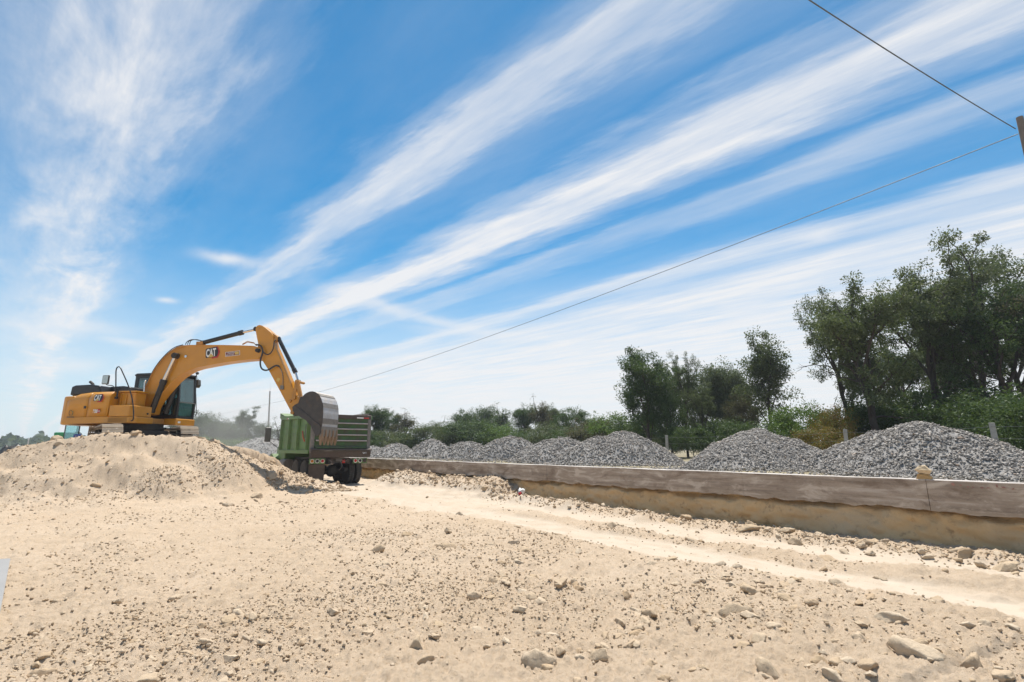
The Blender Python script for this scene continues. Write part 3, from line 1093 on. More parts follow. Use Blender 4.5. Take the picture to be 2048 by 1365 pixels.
    def place_of(p, qx, qy, s):
        big = 'large' if s > .11 else ('fist-sized' if s > .06 else 'small')
        if ground_parts(np.array([p[0]]), np.array([p[1]]))[0] > .25:
            return big + ' clod of dry earth caught on the front slope of the mound', 'clods on the slope of the mound'
        if p[0] > 9.4:
            return big + ' clod in the line of rubble along the foot of the wall', 'clods along the foot of the wall'
        if p[0] > 7.0 and p[1] < 14:
            return big + ' clod lying on the strip between the pale wheel tracks', 'clods between the wheel tracks'
        if qy < 1090:
            return big + ' clod on the flat ground between the mound and the wheel tracks', 'clods on the middle ground'
        side = 'left' if qx < 683 else ('middle' if qx < 1365 else 'right')
        row = 'bottom row of the foreground' if qy > 1250 else 'upper part of the foreground'
        return big + ' clod in the ' + side + ' third of the picture, ' + row, 'clods in the ' + side + ' foreground'
    for i in range(len(HP)):
        put(HP[i], HS[i], *((special[i], None) if i in special else place_of(HP[i], HPx[i], HPy[i], HS[i])), tall=1.25 if i != 3 else .7)
    for i in top:
        put(P[i], S[i], *place_of(P[i], Px[i], Py[i], S[i]))


build_stones()

# ------------------------------------------------------------------ gravel piles on the terrace


def gravel_pile(cx, cy, h, rx, ry, seed, nst, ssz, label, zbase=TZ, mat_s=None, group='grey gravel piles in a row behind the wall', twin=0.0):
    rg = np.random.default_rng(seed)

    def surf(x, y):
        ang = np.arctan2(y, x)
        lob = 1 + .10 * np.sin(ang * 2 + seed) + .07 * np.sin(ang * 3 + seed * 2.1) + .05 * np.sin(ang * 5 + seed)
        r = np.hypot(x / rx, y / ry) / lob
        z = 1 - np.maximum(r, 1e-3) ** 1.35 * (1 + .12 * r)
        if twin:
            r2 = np.hypot((x + .1) / (rx * .8), (y - twin) / (ry * .7))
            z = np.maximum(z, (1 - r2) * .93)
        z = np.maximum(z, -.02)
        z = z * h + fbm(x * .9 + seed, y * .9, 3, seed) * .20 * sstep(-.02, .25, z) + fbm(x * 4 + seed, y * 4, 3, seed + 5) * .07 * sstep(-.02, .25, z)
        return z
    root = empty('gravel_pile', (cx, cy, zbase), 0, label, 'gravel pile', group)
    g = np.linspace(-1.3, 1.3, 60)
    X, Y = np.meshgrid(g * rx, g * (ry + abs(twin) * .6) + twin * .3)
    Z = surf(X, Y) - .03
    n, m = X.shape
    i = np.arange(n - 1)[:, None] * m; j = np.arange(m - 1)[None, :]
    Q = np.stack([(i + j).ravel(), (i + j + 1).ravel(), (i + m + j + 1).ravel(), (i + m + j).ravel()], 1)
    me = np_mesh('heap', np.stack([X.ravel(), Y.ravel(), Z.ravel()], 1), Q, smooth=True)
    me.materials.append(M_GRAVB)
    bm_flip(me)
    link(bpy.data.objects.new('heap', me), root)
    x = rg.uniform(-1.25, 1.25, nst * 3) * rx; y = rg.uniform(-1.25, 1.25, nst * 3) * (ry + abs(twin) * .6) + twin * .3
    z = surf(x, y)
    k = (z > .01) | (rg.uniform(size=len(x)) < .25)
    # the sides turned to the road carry most of the stones that can be seen
    k &= rg.uniform(size=len(x)) < np.where(x * .8 + y * .5 < .25 * rx, 1.0, .35)
    x, y, z = x[k][:nst], y[k][:nst], z[k][:nst]
    sz = ssz * rg.lognormal(0, .30, len(x))
    bases = [(rock_verts(OCT[0], 500 + q, .6, .9), OCT[1]) for q in range(5)]
    me = scatter_mesh('gravel_stones', bases, np.stack([x, y, z], 1), sz, mat_s or M_GRAV, rg, .8, .3)
    tag(link(bpy.data.objects.new('gravel_stones', me), root), kind='stuff')
    return root


def zpeak(px, py, x):
    return on_plane(px, py, (x, 0, 0), np.array([1.0, 0, 0]))


PX_ = 16.5
piles = [(1832, 842, 3.3, 3.0, 13500, .038, 'largest gravel pile, nearest the right edge behind the balanced stones'),
         (1512, 858, 3.1, 2.85, 12500, .038, 'second large gravel pile from the right with a broad rounded top'),
         (1245, 862, 3.0, 2.75, 8600, .042, 'third gravel pile from the right, below the leaning leafy tree'),
         (1120, 872, 2.8, 2.2, 5200, .047, 'fourth gravel pile from the right, low and wide with brown brush behind'),
         (1018, 871, 2.8, 2.25, 4700, .048, 'fifth gravel pile from the right, pointed and right of two fence posts'),
         (932, 881, 2.5, 1.95, 2600, .054, 'small pointed gravel pile standing between two far fence posts'),
         (862, 880, 2.6, 2.2, 2700, .058, 'gravel pile with a double top in the far part of the row'),
         (793, 888, 2.4, 2.1, 1700, .062, 'low rounded gravel pile, second from the dump truck'),
         (747, 892, 2.4, 2.2, 1300, .066, 'smallest gravel pile, right beside the back of the dump truck')]
for i, (px, py, rx, ry, n, s, lab) in enumerate(piles):
    q = zpeak(px, py, PX_)
    gravel_pile(PX_, q[1], q[2] - TZ - .02, rx, ry, 31 + i, n, s, lab, twin=(-1.1 if i == 6 else 0))
# the big pale heap beyond the truck
q = at_depth(530, 876, 44)
gravel_pile(q[0], q[1], q[2] + .1, 5.2, 4.6, 77, 3200, .085, 'broad pale dusty gravel heap far behind the mound, left of the dump truck', zbase=0.0,
            mat_s=island_mat('pale_dusty_stone', [(0, (.30, .28, .26)), (.5, (.40, .375, .35)), (1, (.52, .48, .45))], bscale=20), group='grey gravel heaps left of the truck', twin=3.2)


def gravel_apron():
    rg = np.random.default_rng(9)
    n = 7000
    y = rg.uniform(-2, 46, n) ** 1.0
    y = -2 + 48 * rg.uniform(size=n) ** 1.6
    x = rg.uniform(WX + .2, 15.5, n)
    z = TZ + .03 + .06 * sstep(11, 14, x) + fbm(x * .4, y * .4, 4, 71) * .10 * sstep(WX + .3, WX + 2, x)
    sz = rg.lognormal(math.log(.042), .3, n)
    bases = [(rock_verts(OCT[0], 600 + q, .6, .9), OCT[1]) for q in range(5)]
    me = scatter_mesh('loose_gravel', bases, np.stack([x, y, z], 1), sz, M_GRAV, rg, .8, .3)
    tag(link(bpy.data.objects.new('loose_gravel', me)), 'loose grey gravel spilled between the piles and the wall top', 'gravel', None, 'stuff')


gravel_apron()

# ------------------------------------------------------------------ wire fence with concrete posts
M_POST = mat('weathered_concrete_post', (.34, .32, .29), .9, var=.2, bump=.5, bscale=25, scale=4, grime=.3)
M_WIRE = mat('dull_fence_wire', (.22, .21, .20), .5, metal=.6)


def build_fence():
    pts = []
    for px, py, zt in ((1983, 846, 2.30), (1690, 859, 2.30), (1333, 871, 2.30)):
        d = ray(px, py)
        q = CP + d * ((zt - CAM_H) / d[2])
        pts.append(q)
    mid = (pts[1] + pts[2]) / 2
    P = [pts[0] * 2 - pts[1], pts[0], pts[1], mid, pts[2]]
    prev = pts[2]
    for px, py in ((962, 887), (902, 888), (768, 894)):
        q = on_plane(px, py, (25.5, 0, 0), np.array([1.0, 0, 0]))
        for k in range(1, 5):
            if np.linalg.norm(q - prev) > 7:
                w = prev + (q - prev) / np.linalg.norm(q - prev) * 5.2
                P.append(w); prev = w
        P.append(q); prev = q
    root = empty('wire_fence', (P[0][0], P[0][1], TZ), 0, 'wire fence on pale concrete posts running behind the gravel piles', 'fence')
    o0 = np.array([P[0][0], P[0][1], TZ])
    rgf = np.random.default_rng(4)
    me = MB().box((0, 0, -.75), (.15, .15, 1.5), taper=(.92, .92)).mesh('post', M_POST)
    tops = []
    for q in P:
        o = bpy.data.objects.new('post', me)
        o.location = q - o0
        tx, ty = rgf.uniform(-.03, .03, 2)
        o.rotation_euler = (tx, ty, rgf.uniform(0, .4))
        link(o, root)
        m = o.modifiers.new('bevel', 'BEVEL'); m.width = .012; m.segments = 2
        tops.append(q - o0)
    for dz in (.12, .46, .82, 1.12):
        mb = MB()
        L = []
        for a, b in zip(tops[:-1], tops[1:]):
            for k in range(6):
                t = k / 6
                p = a * (1 - t) + b * t
                L.append((p[0] - .08, p[1], p[2] - dz - .05 * 4 * t * (1 - t)))
        L.append(tuple(tops[-1] - np.array([.08, 0, dz])))
        mb.tube(L, .006, 4).build('wire', M_WIRE, root)


build_fence()

# ------------------------------------------------------------------ trees


def make_tree(name, seed, H, spread, trunk_r, base_frac, n_limb, n_tip, n_leaf, leaf, clump, lean=(0, 0), droop=.4, top_bias=.5, upright=.55, round_=False, bare=0):
    """returns (trunk mesh, crown mesh) for a tree of height H standing at the origin"""
    rg = np.random.default_rng(seed)
    mb = MB()
    tips = []
    lean = np.array([lean[0], lean[1], 0.0])

    def limb(p0, d, L, r0, r1, nseg, wig, up):
        pts = [np.array(p0)]; d = np.array(d) / np.linalg.norm(d)
        for i in range(nseg):
            d = d + rg.normal(size=3) * wig + np.array([0, 0, up])
            d /= np.linalg.norm(d)
            pts.append(pts[-1] + d * L / nseg)
        rr = list(np.linspace(r0, r1, nseg + 1))
        mb.tube(pts, rr, 6 if r0 > .05 else 4)
        return pts, d
    tr, d = limb((0, 0, -.2), (lean[0] * .6, lean[1] * .6, 1), H * (base_frac + .34), trunk_r, trunk_r * .42, 9, .07, .04)
    sources = []
    for i in range(n_limb):
        t = base_frac + (1 - base_frac) * .62 * (i / max(1, n_limb - 1)) * rg.uniform(.85, 1.1)
        k = min(len(tr) - 1, max(2, int(len(tr) * t / (base_frac + .34))))
        p = tr[min(k, len(tr) - 1)]
        a = rg.uniform(0, 2 * math.pi) if i else 1.0
        a = i * 2.4 + rg.uniform(-.5, .5)
        hz = np.array([math.cos(a), math.sin(a), 0]) * (1 - upright) + np.array([0, 0, upright]) + lean * .4
        L = H * rg.uniform(.30, .48) * (1.15 - .35 * i / n_limb)
        pts, dd = limb(p, hz, L * spread, trunk_r * rg.uniform(.34, .5), trunk_r * .13, 7, .13, .05)
        for q in range(n_tip):
            b = pts[rg.integers(3, len(pts))]
            e = dd * .6 + rg.normal(size=3) * .65 + np.array([0, 0, .25])
            tp, _ = limb(b, e, H * rg.uniform(.09, .17), trunk_r * .13, trunk_r * .04, 4, .2, .0)
            tips.append(tp[-1]); tips.append(tp[2])
        tips.append(pts[-1])
    # the leader
    tp, _ = limb(tr[-1], (lean[0], lean[1], 1), H * (1 - base_frac - .34) * .8, trunk_r * .42, trunk_r * .06, 6, .12, .05)
    tips += [tp[2], tp[4], tp[-1]]
    for q in range(bare):
        b = tr[rg.integers(4, len(tr))]
        a = rg.uniform(0, 6.28)
        bp, bd = limb(b, (math.cos(a), math.sin(a), .35), H * rg.uniform(.2, .34), trunk_r * .22, trunk_r * .04, 7, .2, .03)
        for w in range(4):
            limb(bp[rg.integers(2, 7)], bd + rg.normal(size=3) * .8, H * .08, trunk_r * .07, trunk_r * .02, 4, .25, .02)
    tips = np.array(tips)
    if round_:
        c = np.array([lean[0] * H * .3, lean[1] * H * .3, H * .58])
        ex = rg.normal(size=(len(tips), 3)); ex /= np.linalg.norm(ex, axis=1)[:, None]
        ex = ex * rg.uniform(.55, 1, (len(tips), 1)) * np.array([spread * .42, spread * .42, .40]) * H + c
        tips = np.concatenate([tips, ex])
    # leaf sprays: short flat blades gathered in clumps round the twig ends
    w = rg.uniform(.4, 1.3, len(tips)); w /= w.sum()
    own = rg.choice(len(tips), n_leaf, p=w)
    cs = rg.uniform(.6, 1.35, len(tips))[own] * clump
    g = rg.normal(size=(n_leaf, 3)); g /= np.linalg.norm(g, axis=1)[:, None]
    rad = rg.uniform(size=n_leaf) ** .55
    C = tips[own] + g * (rad * cs)[:, None] * np.array([1, 1, .72])
    C[:, 2] -= droop * clump * rg.uniform(0, .6, n_leaf)
    # twiggy micro-clumping
    C += rg.normal(size=(n_leaf, 3)) * clump * .06
    D = g * .6 + rg.normal(size=(n_leaf, 3)) * .7 + np.array([0, 0, -droop])
    D /= np.linalg.norm(D, axis=1)[:, None]
    S = np.cross(D, rg.normal(size=(n_leaf, 3))); S /= np.linalg.norm(S, axis=1)[:, None]
    ln = leaf * rg.uniform(.6, 1.4, n_leaf)[:, None]; wd = ln * rg.uniform(.13, .27, n_leaf)[:, None]
    V = np.stack([C, C + D * ln * .5 + S * wd, C + D * ln, C + D * ln * .5 - S * wd], 1).reshape(-1, 3)
    Q = np.arange(n_leaf * 4).reshape(-1, 4)
    ok = C[:, 2] > .15
    Q = Q[ok]
    k = H / max(V[Q.ravel()][:, 2].max(), .1)
    crown = np_mesh('crown', V * k, Q)
    trunk = mb.mesh('trunk', M_BARK)
    for v_ in trunk.vertices:
        v_.co *= k
    return trunk, crown


TK = {}
TK['A1'] = (make_tree('a1', 21, 10.5, .98, .26, .22, 9, 9, 29000, .145, .52, (-.25, .1), .5, upright=.60, bare=4), 10.5)
TK['A2'] = (make_tree('a2', 22, 11, .85, .25, .24, 10, 8, 27000, .145, .50, (.06, -.1), .5, upright=.68, bare=3), 11)
TK['A3'] = (make_tree('a3', 29, 11, 1.05, .26, .20, 9, 9, 29000, .145, .52, (.12, .1), .55, upright=.58, bare=4), 11)
TK['B1'] = (make_tree('b1', 23, 9, .55, .13, .16, 10, 7, 17000, .14, .48, (.05, 0), .35, upright=.72, bare=3), 9)
TK['B2'] = (make_tree('b2', 24, 9, .70, .15, .14, 10, 8, 25000, .14, .54, (-.3, 0), .35, upright=.64), 9)
TK['C1'] = (make_tree('c1', 25, 8, .95, .15, .18, 9, 7, 23000, .16, .55, (0, 0), .3, round_=True), 8)
TK['C2'] = (make_tree('c2', 28, 8, .85, .14, .16, 9, 8, 19000, .16, .52, (.1, .1), .3, upright=.66), 8)
TK['D1'] = (make_tree('d1', 26, 3, 1.5, .05, .06, 9, 5, 11000, .11, .36, (0, 0), .2, upright=.45, round_=True), 3)
TK['D2'] = (make_tree('d2', 27, 3, 1.2, .05, .05, 9, 5, 10000, .10, .32, (0, 0), .5, upright=.5, round_=True), 3)
TK['E1'] = (make_tree('e1', 30, 8, .36, .12, .15, 11, 5, 5200, .14, .38, (0, 0), .3, upright=.72, bare=7), 8)


def plant(name, kind, leafmat, px, py_top, D, label, cat='tree', wide=1.0, rot=None, base=TZ, group=None):
    """a tree whose trunk stands on the ray of column px at forward distance D and whose top reaches row py_top"""
    top = at_depth(px, py_top, D)
    H = top[2] - base
    k = H / TK[kind][1]
    e = empty(name, (top[0], top[1], base), random.uniform(0, 6.28) if rot is None else rot, label, cat, group)
    e.scale = (k * wide, k * wide, k)
    link(bpy.data.objects.new('trunk', TK[kind][0][0]), e)
    me = TK[kind][0][1]
    if not me.materials:
        me.materials.append(M_LEAF['olive'])
    c = link(bpy.data.objects.new('crown', me), e)
    c.material_slots[0].link = 'OBJECT'
    c.material_slots[0].material = M_LEAF[leafmat]
    return e


random.seed(12)
GT = 'tall trees along the fence'
plant('tree', 'A1', 'olive', 1715, 538, 24, 'tall feathery tree with a dark leaning trunk, leftmost of the high trees at right', 'tree', 1.0, .6, group=GT)
plant('tree', 'A2', 'olive', 1815, 502, 25.5, 'tall feathery tree just right of the leaning one, behind the largest gravel pile', 'tree', .9, 2.1, group=GT)
plant('tree', 'A3', 'grey', 1905, 484, 27, 'tallest pale green tree, its top highest above the right gravel pile', 'tree', .95, 1.0, group=GT)
plant('tree', 'A2', 'deep', 1965, 548, 23, 'dense dark green tree in front of the tallest pale tree', 'tree', 1.0, 4.0, group=GT)
plant('tree', 'A1', 'brown', 2052, 528, 22, 'brownish dry-leaved tree cut by the right edge', 'tree', .9, 3.2, group=GT)
plant('tree', 'A3', 'olive', 1990, 514, 30, 'pale tree top showing between the tallest tree and the right edge', 'tree', .9, 5.0, group=GT)
plant('tree', 'A2', 'deep', 1870, 628, 31, 'dark tree filling the gap low behind the high trees at right', 'tree', 1.2, .3, group=GT)
plant('tree', 'A3', 'olive', 1660, 572, 27, 'feathery olive tree at the left end of the high trees, over the bright green bush', 'tree', .75, 3.9, group=GT)
plant('tree', 'A3', 'deep', 1780, 668, 33, 'dark tree low behind the leaning trunk of the leftmost high tree', 'tree', 1.1, 2.7, group=GT)
plant('tree', 'A1', 'olive', 2150, 498, 26, 'olive tree standing just outside the right edge', 'tree', 1.0, 2.2, group=GT)
GM = 'middle trees behind the gravel piles'
plant('tree', 'B2', 'deep', 1290, 694, 36, 'dark green tree with a slanting trunk, leftmost of the middle trees', 'tree', 1.0, -.3, group=GM)
plant('tree', 'A3', 'olive', 1362, 702, 38, 'broad olive tree between the slanting dark tree and the bare-branched one', 'tree', .62, .9, group=GM)
plant('tree', 'C2', 'grey', 1440, 712, 37, 'pale grey-green tree with bare branches sticking out of its top', 'tree', .8, 1.9, group=GM)
plant('tree', 'B1', 'olive', 1520, 650, 33, 'slender upright tree with a visible trunk, rightmost of the middle trees', 'tree', .9, 2.0, group=GM)
plant('tree', 'A2', 'olive', 1400, 760, 33, 'bushy low tree under the bare branches of the middle group', 'tree', .8, 4.4, group=GM)
plant('tree', 'C1', 'deep', 1395, 735, 40, 'dark green tree filling the middle of the group behind the gravel', 'tree', .9, .4, group=GM)
plant('tree', 'C1', 'olive', 1468, 735, 38, 'olive tree just left of the slender upright tree', 'tree', .8, 2.9, group=GM)
plant('tree', 'A2', 'olive', 1325, 722, 40, 'olive tree tight behind the slanting dark tree', 'tree', .7, 5.2, group=GM)
plant('tree', 'C1', 'brown', 1480, 780, 34, 'brownish low tree at the foot of the slender upright tree', 'tree', .7, 1.3, group=GM)
plant('tree', 'C1', 'deep', 1335, 770, 35, 'dark low tree at the foot of the slanting dark tree', 'tree', .7, 2.3, group=GM)
GS = 'bushes along the fence'
plant('bush', 'D1', 'fresh', 1600, 800, 27, 'bright green bush left of the reddening bush by the fence', 'bush', 1.0, group=GS)
plant('bush', 'D2', 'autumn', 1662, 806, 24.5, 'bush with yellow and red leaves beside a pale fence post', 'bush', .75, group=GS)
plant('bush', 'D1', 'deep', 1720, 795, 25.5, 'dark bush behind the left side of the largest gravel pile', 'bush', .9, group=GS)
plant('bush', 'D2', 'deep', 1560, 828, 29, 'dark bush at the left foot of the bright green bush', 'bush', 1.0, group=GS)
plant('bush', 'D2', 'deep', 1990, 770, 20.5, 'large dark bush behind the rightmost fence post', 'bush', 1.3, group=GS)
plant('bush', 'D1', 'deep', 1870, 760, 25, 'large dark bush rising behind the top of the largest gravel pile', 'bush', 1.2, group=GS)
plant('bush', 'D1', 'deep', 1430, 830, 34, 'dark bush in the dip between two middle gravel piles', 'bush', 1.3, group=GS)
plant('bush', 'D2', 'fresh', 1225, 820, 42, 'green bush at the left foot of the slanting dark tree', 'bush', 1.2, group=GS)
plant('bush', 'D1', 'deep', 1300, 820, 40, 'dark bush behind the third gravel pile', 'bush', 1.4, group=GS)
for px, py, D, km, lab in ((1385, 846, 32, 'deep', 'dark low bush right of the fence post in the middle dip'), (1480, 838, 31, 'deep', 'dark low bush behind the left flank of the second gravel pile'),
                           (1345, 852, 36, 'olive', 'olive low bush behind the middle fence post'), (1270, 845, 41, 'deep', 'dark low bush behind the top of the third gravel pile'),
                           (1640, 850, 22.5, 'autumn', 'yellowish low bush in the dip left of the largest gravel pile'), (1770, 800, 26, 'deep', 'dark bush under the trunks left of the largest pile top'),
                           (1930, 790, 22, 'deep', 'dark bush on the right shoulder of the largest gravel pile'), (2060, 780, 18, 'deep', 'dark bush cut by the right edge behind the fence')):
    plant('bush', 'D1', km, px, py, D, lab, 'bush', 1.3, group=GS)
GF = 'far trees beyond the gravel piles'
plant('tree', 'C2', 'deep', 752, 807, 58, 'olive tree rising right behind the tailgate of the dump truck', 'tree', 1.04, group=GF)
plant('tree', 'C1', 'deep', 782, 819, 62, 'rounded olive tree second from the tailgate', 'tree', 0.78, group=GF)
plant('tree', 'E1', 'brown', 806, 813, 60, 'thin brownish tree with a ragged top right of the tailgate trees', 'tree', 1.69, group=GF)
plant('tree', 'E1', 'olive', 884, 831, 70, 'small lone tree top over the low bushes', 'tree', 2.08, group=GF)
plant('tree', 'C1', 'deep', 935, 815, 76, 'broad rounded tree, left half of the far pair', 'tree', 1.17, group=GF)
plant('tree', 'C1', 'deep', 972, 807, 74, 'taller rounded tree, right half of the far pair', 'tree', 1.04, group=GF)
plant('tree', 'E1', 'deep', 1003, 802, 66, 'slim sparse tree between the rounded pair and the spire', 'tree', 1.43, group=GF)
plant('tree', 'C2', 'deep', 1050, 805, 62, 'loose tree left of the dry spire', 'tree', 1.04, group=GF)
plant('tree', 'E1', 'brown', 1075, 786, 58, 'tall dry spire-like tree with bare pointed tip', 'tree', 1.17, group=GF)
plant('tree', 'C2', 'grey', 1100, 805, 60, 'greyish tree just right of the dry spire', 'tree', 0.91, group=GF)
plant('tree', 'C1', 'deep', 1140, 810, 54, 'wide dense green tree right of the dry spire', 'tree', 1.17, group=GF)
plant('tree', 'C1', 'fresh', 1185, 831, 56, 'fresh green tree between the wide dense tree and the middle trees', 'tree', 1.17, group=GF)
GB = 'far bushes beyond the gravel piles'
for i, (px, py, D, km, lab) in enumerate([(730, 868, 52, 'deep', 'dark bush right behind the truck bed'), (775, 862, 55, 'olive', 'olive bush under the tailgate trees'),
                                         (820, 858, 56, 'deep', 'green bush below the thin brownish tree'), (862, 852, 57, 'olive', 'broad olive bush left of the lone tree top'),
                                         (905, 850, 58, 'deep', 'broad dark bush right of the lone tree top'), (950, 846, 57, 'deep', 'wide bush under the rounded pair of trees'),
                                         (1000, 848, 55, 'fresh', 'fresh bush below the slim sparse tree'), (1045, 856, 52, 'deep', 'dark bush left of the fourth gravel pile'),
                                         (1095, 850, 50, 'olive', 'olive bush under the dry spire'), (1150, 850, 47, 'deep', 'dark bush under the wide dense tree'),
                                         (1195, 845, 44, 'brown', 'brown dry bush between the fourth and third gravel pile')]):
    plant('bush', 'D1' if i % 2 else 'D2', km, px, py - 3 + (i * 7 % 5 - 2) * 4, D, lab, 'bush', 1.45 + .12 * (i * 3 % 4), group=GB)
GL = 'far trees left of the truck'
plant('tree', 'C1', 'far', 408, 817, 62, 'rounded greyish tree right beside the cab of the excavator', 'tree', 0.98, base=0, group=GL)
plant('tree', 'C2', 'far', 440, 831, 60, 'thin greyish tree, second to the right of the excavator cab', 'tree', 1.17, base=0, group=GL)
plant('tree', 'A2', 'far', 487, 811, 64, 'tallest greyish tree between the excavator cab and the truck', 'tree', 0.98, base=0, group=GL)
plant('tree', 'C2', 'far', 466, 843, 58, 'low greyish tree under the tallest one left of the truck', 'tree', 1.17, base=0, group=GL)
plant('tree', 'C1', 'far', 522, 839, 66, 'dusty tree left of the thin far pole', 'tree', 1.04, base=0, group=GL)
plant('tree', 'E1', 'far', 562, 831, 60, 'sparse dusty tree right behind the truck cab shield', 'tree', 1.82, base=0, group=GL)
plant('tree', 'C2', 'far', 372, 835, 64, 'greyish tree half hidden behind the excavator cab', 'tree', 1.17, base=0, group=GL)
plant('bush', 'D1', 'fresh', 405, 868, 50, 'low green bush below the rounded tree beside the excavator', 'bush', 1.3, base=0, group=GL)
plant('bush', 'D2', 'deep', 445, 872, 50, 'low dark bush behind the crest of the mound', 'bush', 1.6, base=0, group=GL)
plant('bush', 'D1', 'fresh', 478, 874, 48, 'pale green bush left of the pale gravel heap', 'bush', 1.6, base=0, group=GL)


def far_wood():
    """the wooded skyline, too far to count"""
    rg = np.random.default_rng(8)
    n = 26000
    # an arc of wood round the left and the middle distance
    az = rg.uniform(R_(-64), R_(40), n)
    D = rg.uniform(300, 380, n)
    dirx = math.sin(YAW) * 0
    a = YAW + az
    x = D * np.sin(a); y = D * np.cos(a)
    hmax = 5.2 + fbm(az * 60, az * 0, 4, 3) * 5.0
    z = rg.uniform(0, 1, n) ** .8 * hmax
    C = np.stack([x, y, z], 1)
    s = rg.uniform(.8, 2.0, n)[:, None]
    A = rg.normal(size=(n, 3)); A /= np.linalg.norm(A, axis=1)[:, None]
    B = np.cross(A, rg.normal(size=(n, 3))); B /= np.linalg.norm(B, axis=1)[:, None]
    V = np.stack([C - A * s, C + B * s * .7, C + A * s, C - B * s * .7], 1).reshape(-1, 3)
    me = np_mesh('far_wood', V, np.arange(n * 4).reshape(-1, 4))
    me.materials.append(M_LEAF['far'])
    tag(link(bpy.data.objects.new('far_wood', me)), 'distant bluish belt of trees along the horizon', 'wood', None, 'stuff')


far_wood()

# ------------------------------------------------------------------ excavator
TH = R_(8)
H3 = RT * math.cos(TH) - FW * math.sin(TH)              # heading of the boom
L3 = RT * math.sin(TH) + FW * math.cos(TH)              # operator's left
EXO = at_depth(279, 897, 20.8); EXO[2] = EX_Z


def ex(px, py, y):
    """a pixel of the photograph on the machine's fore-and-aft plane at side offset y -> local x, z"""
    q = on_plane(px, py, EXO + L3 * y, L3)
    return float(np.dot(q - EXO, H3)), float(q[2] - EX_Z)


def exs(pts, y):
    return [ex(a, b, y) for a, b in pts]


def decal_text(s, size, mat_, parent, loc, ax, ay, name='lettering', bold=1.0, shear=0, condense=1.0):
    """flat lettering as real mesh: ax = reading direction, ay = up direction in the parent's space"""
    cu = bpy.data.curves.new(name, 'FONT')
    cu.body = s
    cu.size = size
    cu.shear = shear
    cu.offset = .018 * size * bold
    cu.extrude = .0015
    cu.align_x = 'LEFT'
    tmp = bpy.data.objects.new('tmp_text', cu)
    COL.objects.link(tmp)
    dg = bpy.context.evaluated_depsgraph_get()
    dg.update()
    me = bpy.data.meshes.new_from_object(tmp.evaluated_get(dg))
    bpy.data.objects.remove(tmp)
    ax = Vector(ax).normalized(); ay = Vector(ay).normalized(); az = ax.cross(ay)
    Mx = Matrix((ax, ay, az)).transposed()
    for v_ in me.vertices:
        v_.co = Mx @ Vector((v_.co.x * condense, v_.co.y, v_.co.z))
    me.materials.clear()
    me.materials.append(mat_)
    o = bpy.data.objects.new(name, me)
    o.location = loc
    link(o, parent)
    return o


def logo(parent, org, ax, ay, w):
    """the hexagon badge: black field, red edge, white letters and a yellow triangle"""
    ax = Vector(ax).normalized(); ay = Vector(ay).normalized(); az = ax.cross(ay)
    org = Vector(org)

    def poly(pts, off, name, m):
        V = [org + ax * (p[0] * w) + ay * (p[1] * w) + az * off for p in pts]
        return MB().add(V + [v_ - az * .003 for v_ in V], [tuple(range(len(V)))] + [tuple(range(len(V), 2 * len(V)))[::-1]] +
                        [(i, i + len(V), (i + 1) % len(V) + len(V), (i + 1) % len(V)) for i in range(len(V))]).build(name, m, parent)
    poly([(.44, -.10), (.86, -.10), (1.03, .28), (.86, .68), (.5, .68), (.44, .1)], .004, 'badge_edge', M_RED)
    poly([(.03, .0), (.80, -.0), (.93, .29), (.80, .66), (.06, .64), (-.01, .56), (-.01, .06)], .008, 'badge_field', M_BLK)
    x = org + az * .012
    decal_text('CAT', w * .72, M_WHITE, parent, x + ax * (.03 * w) + ay * (.07 * w), ax, ay, 'lettering', 2.2, condense=.50)
    poly([(.17, .02), (.60, .02), (.385, .26)], .016, 'badge_triangle', M_LOGOY)


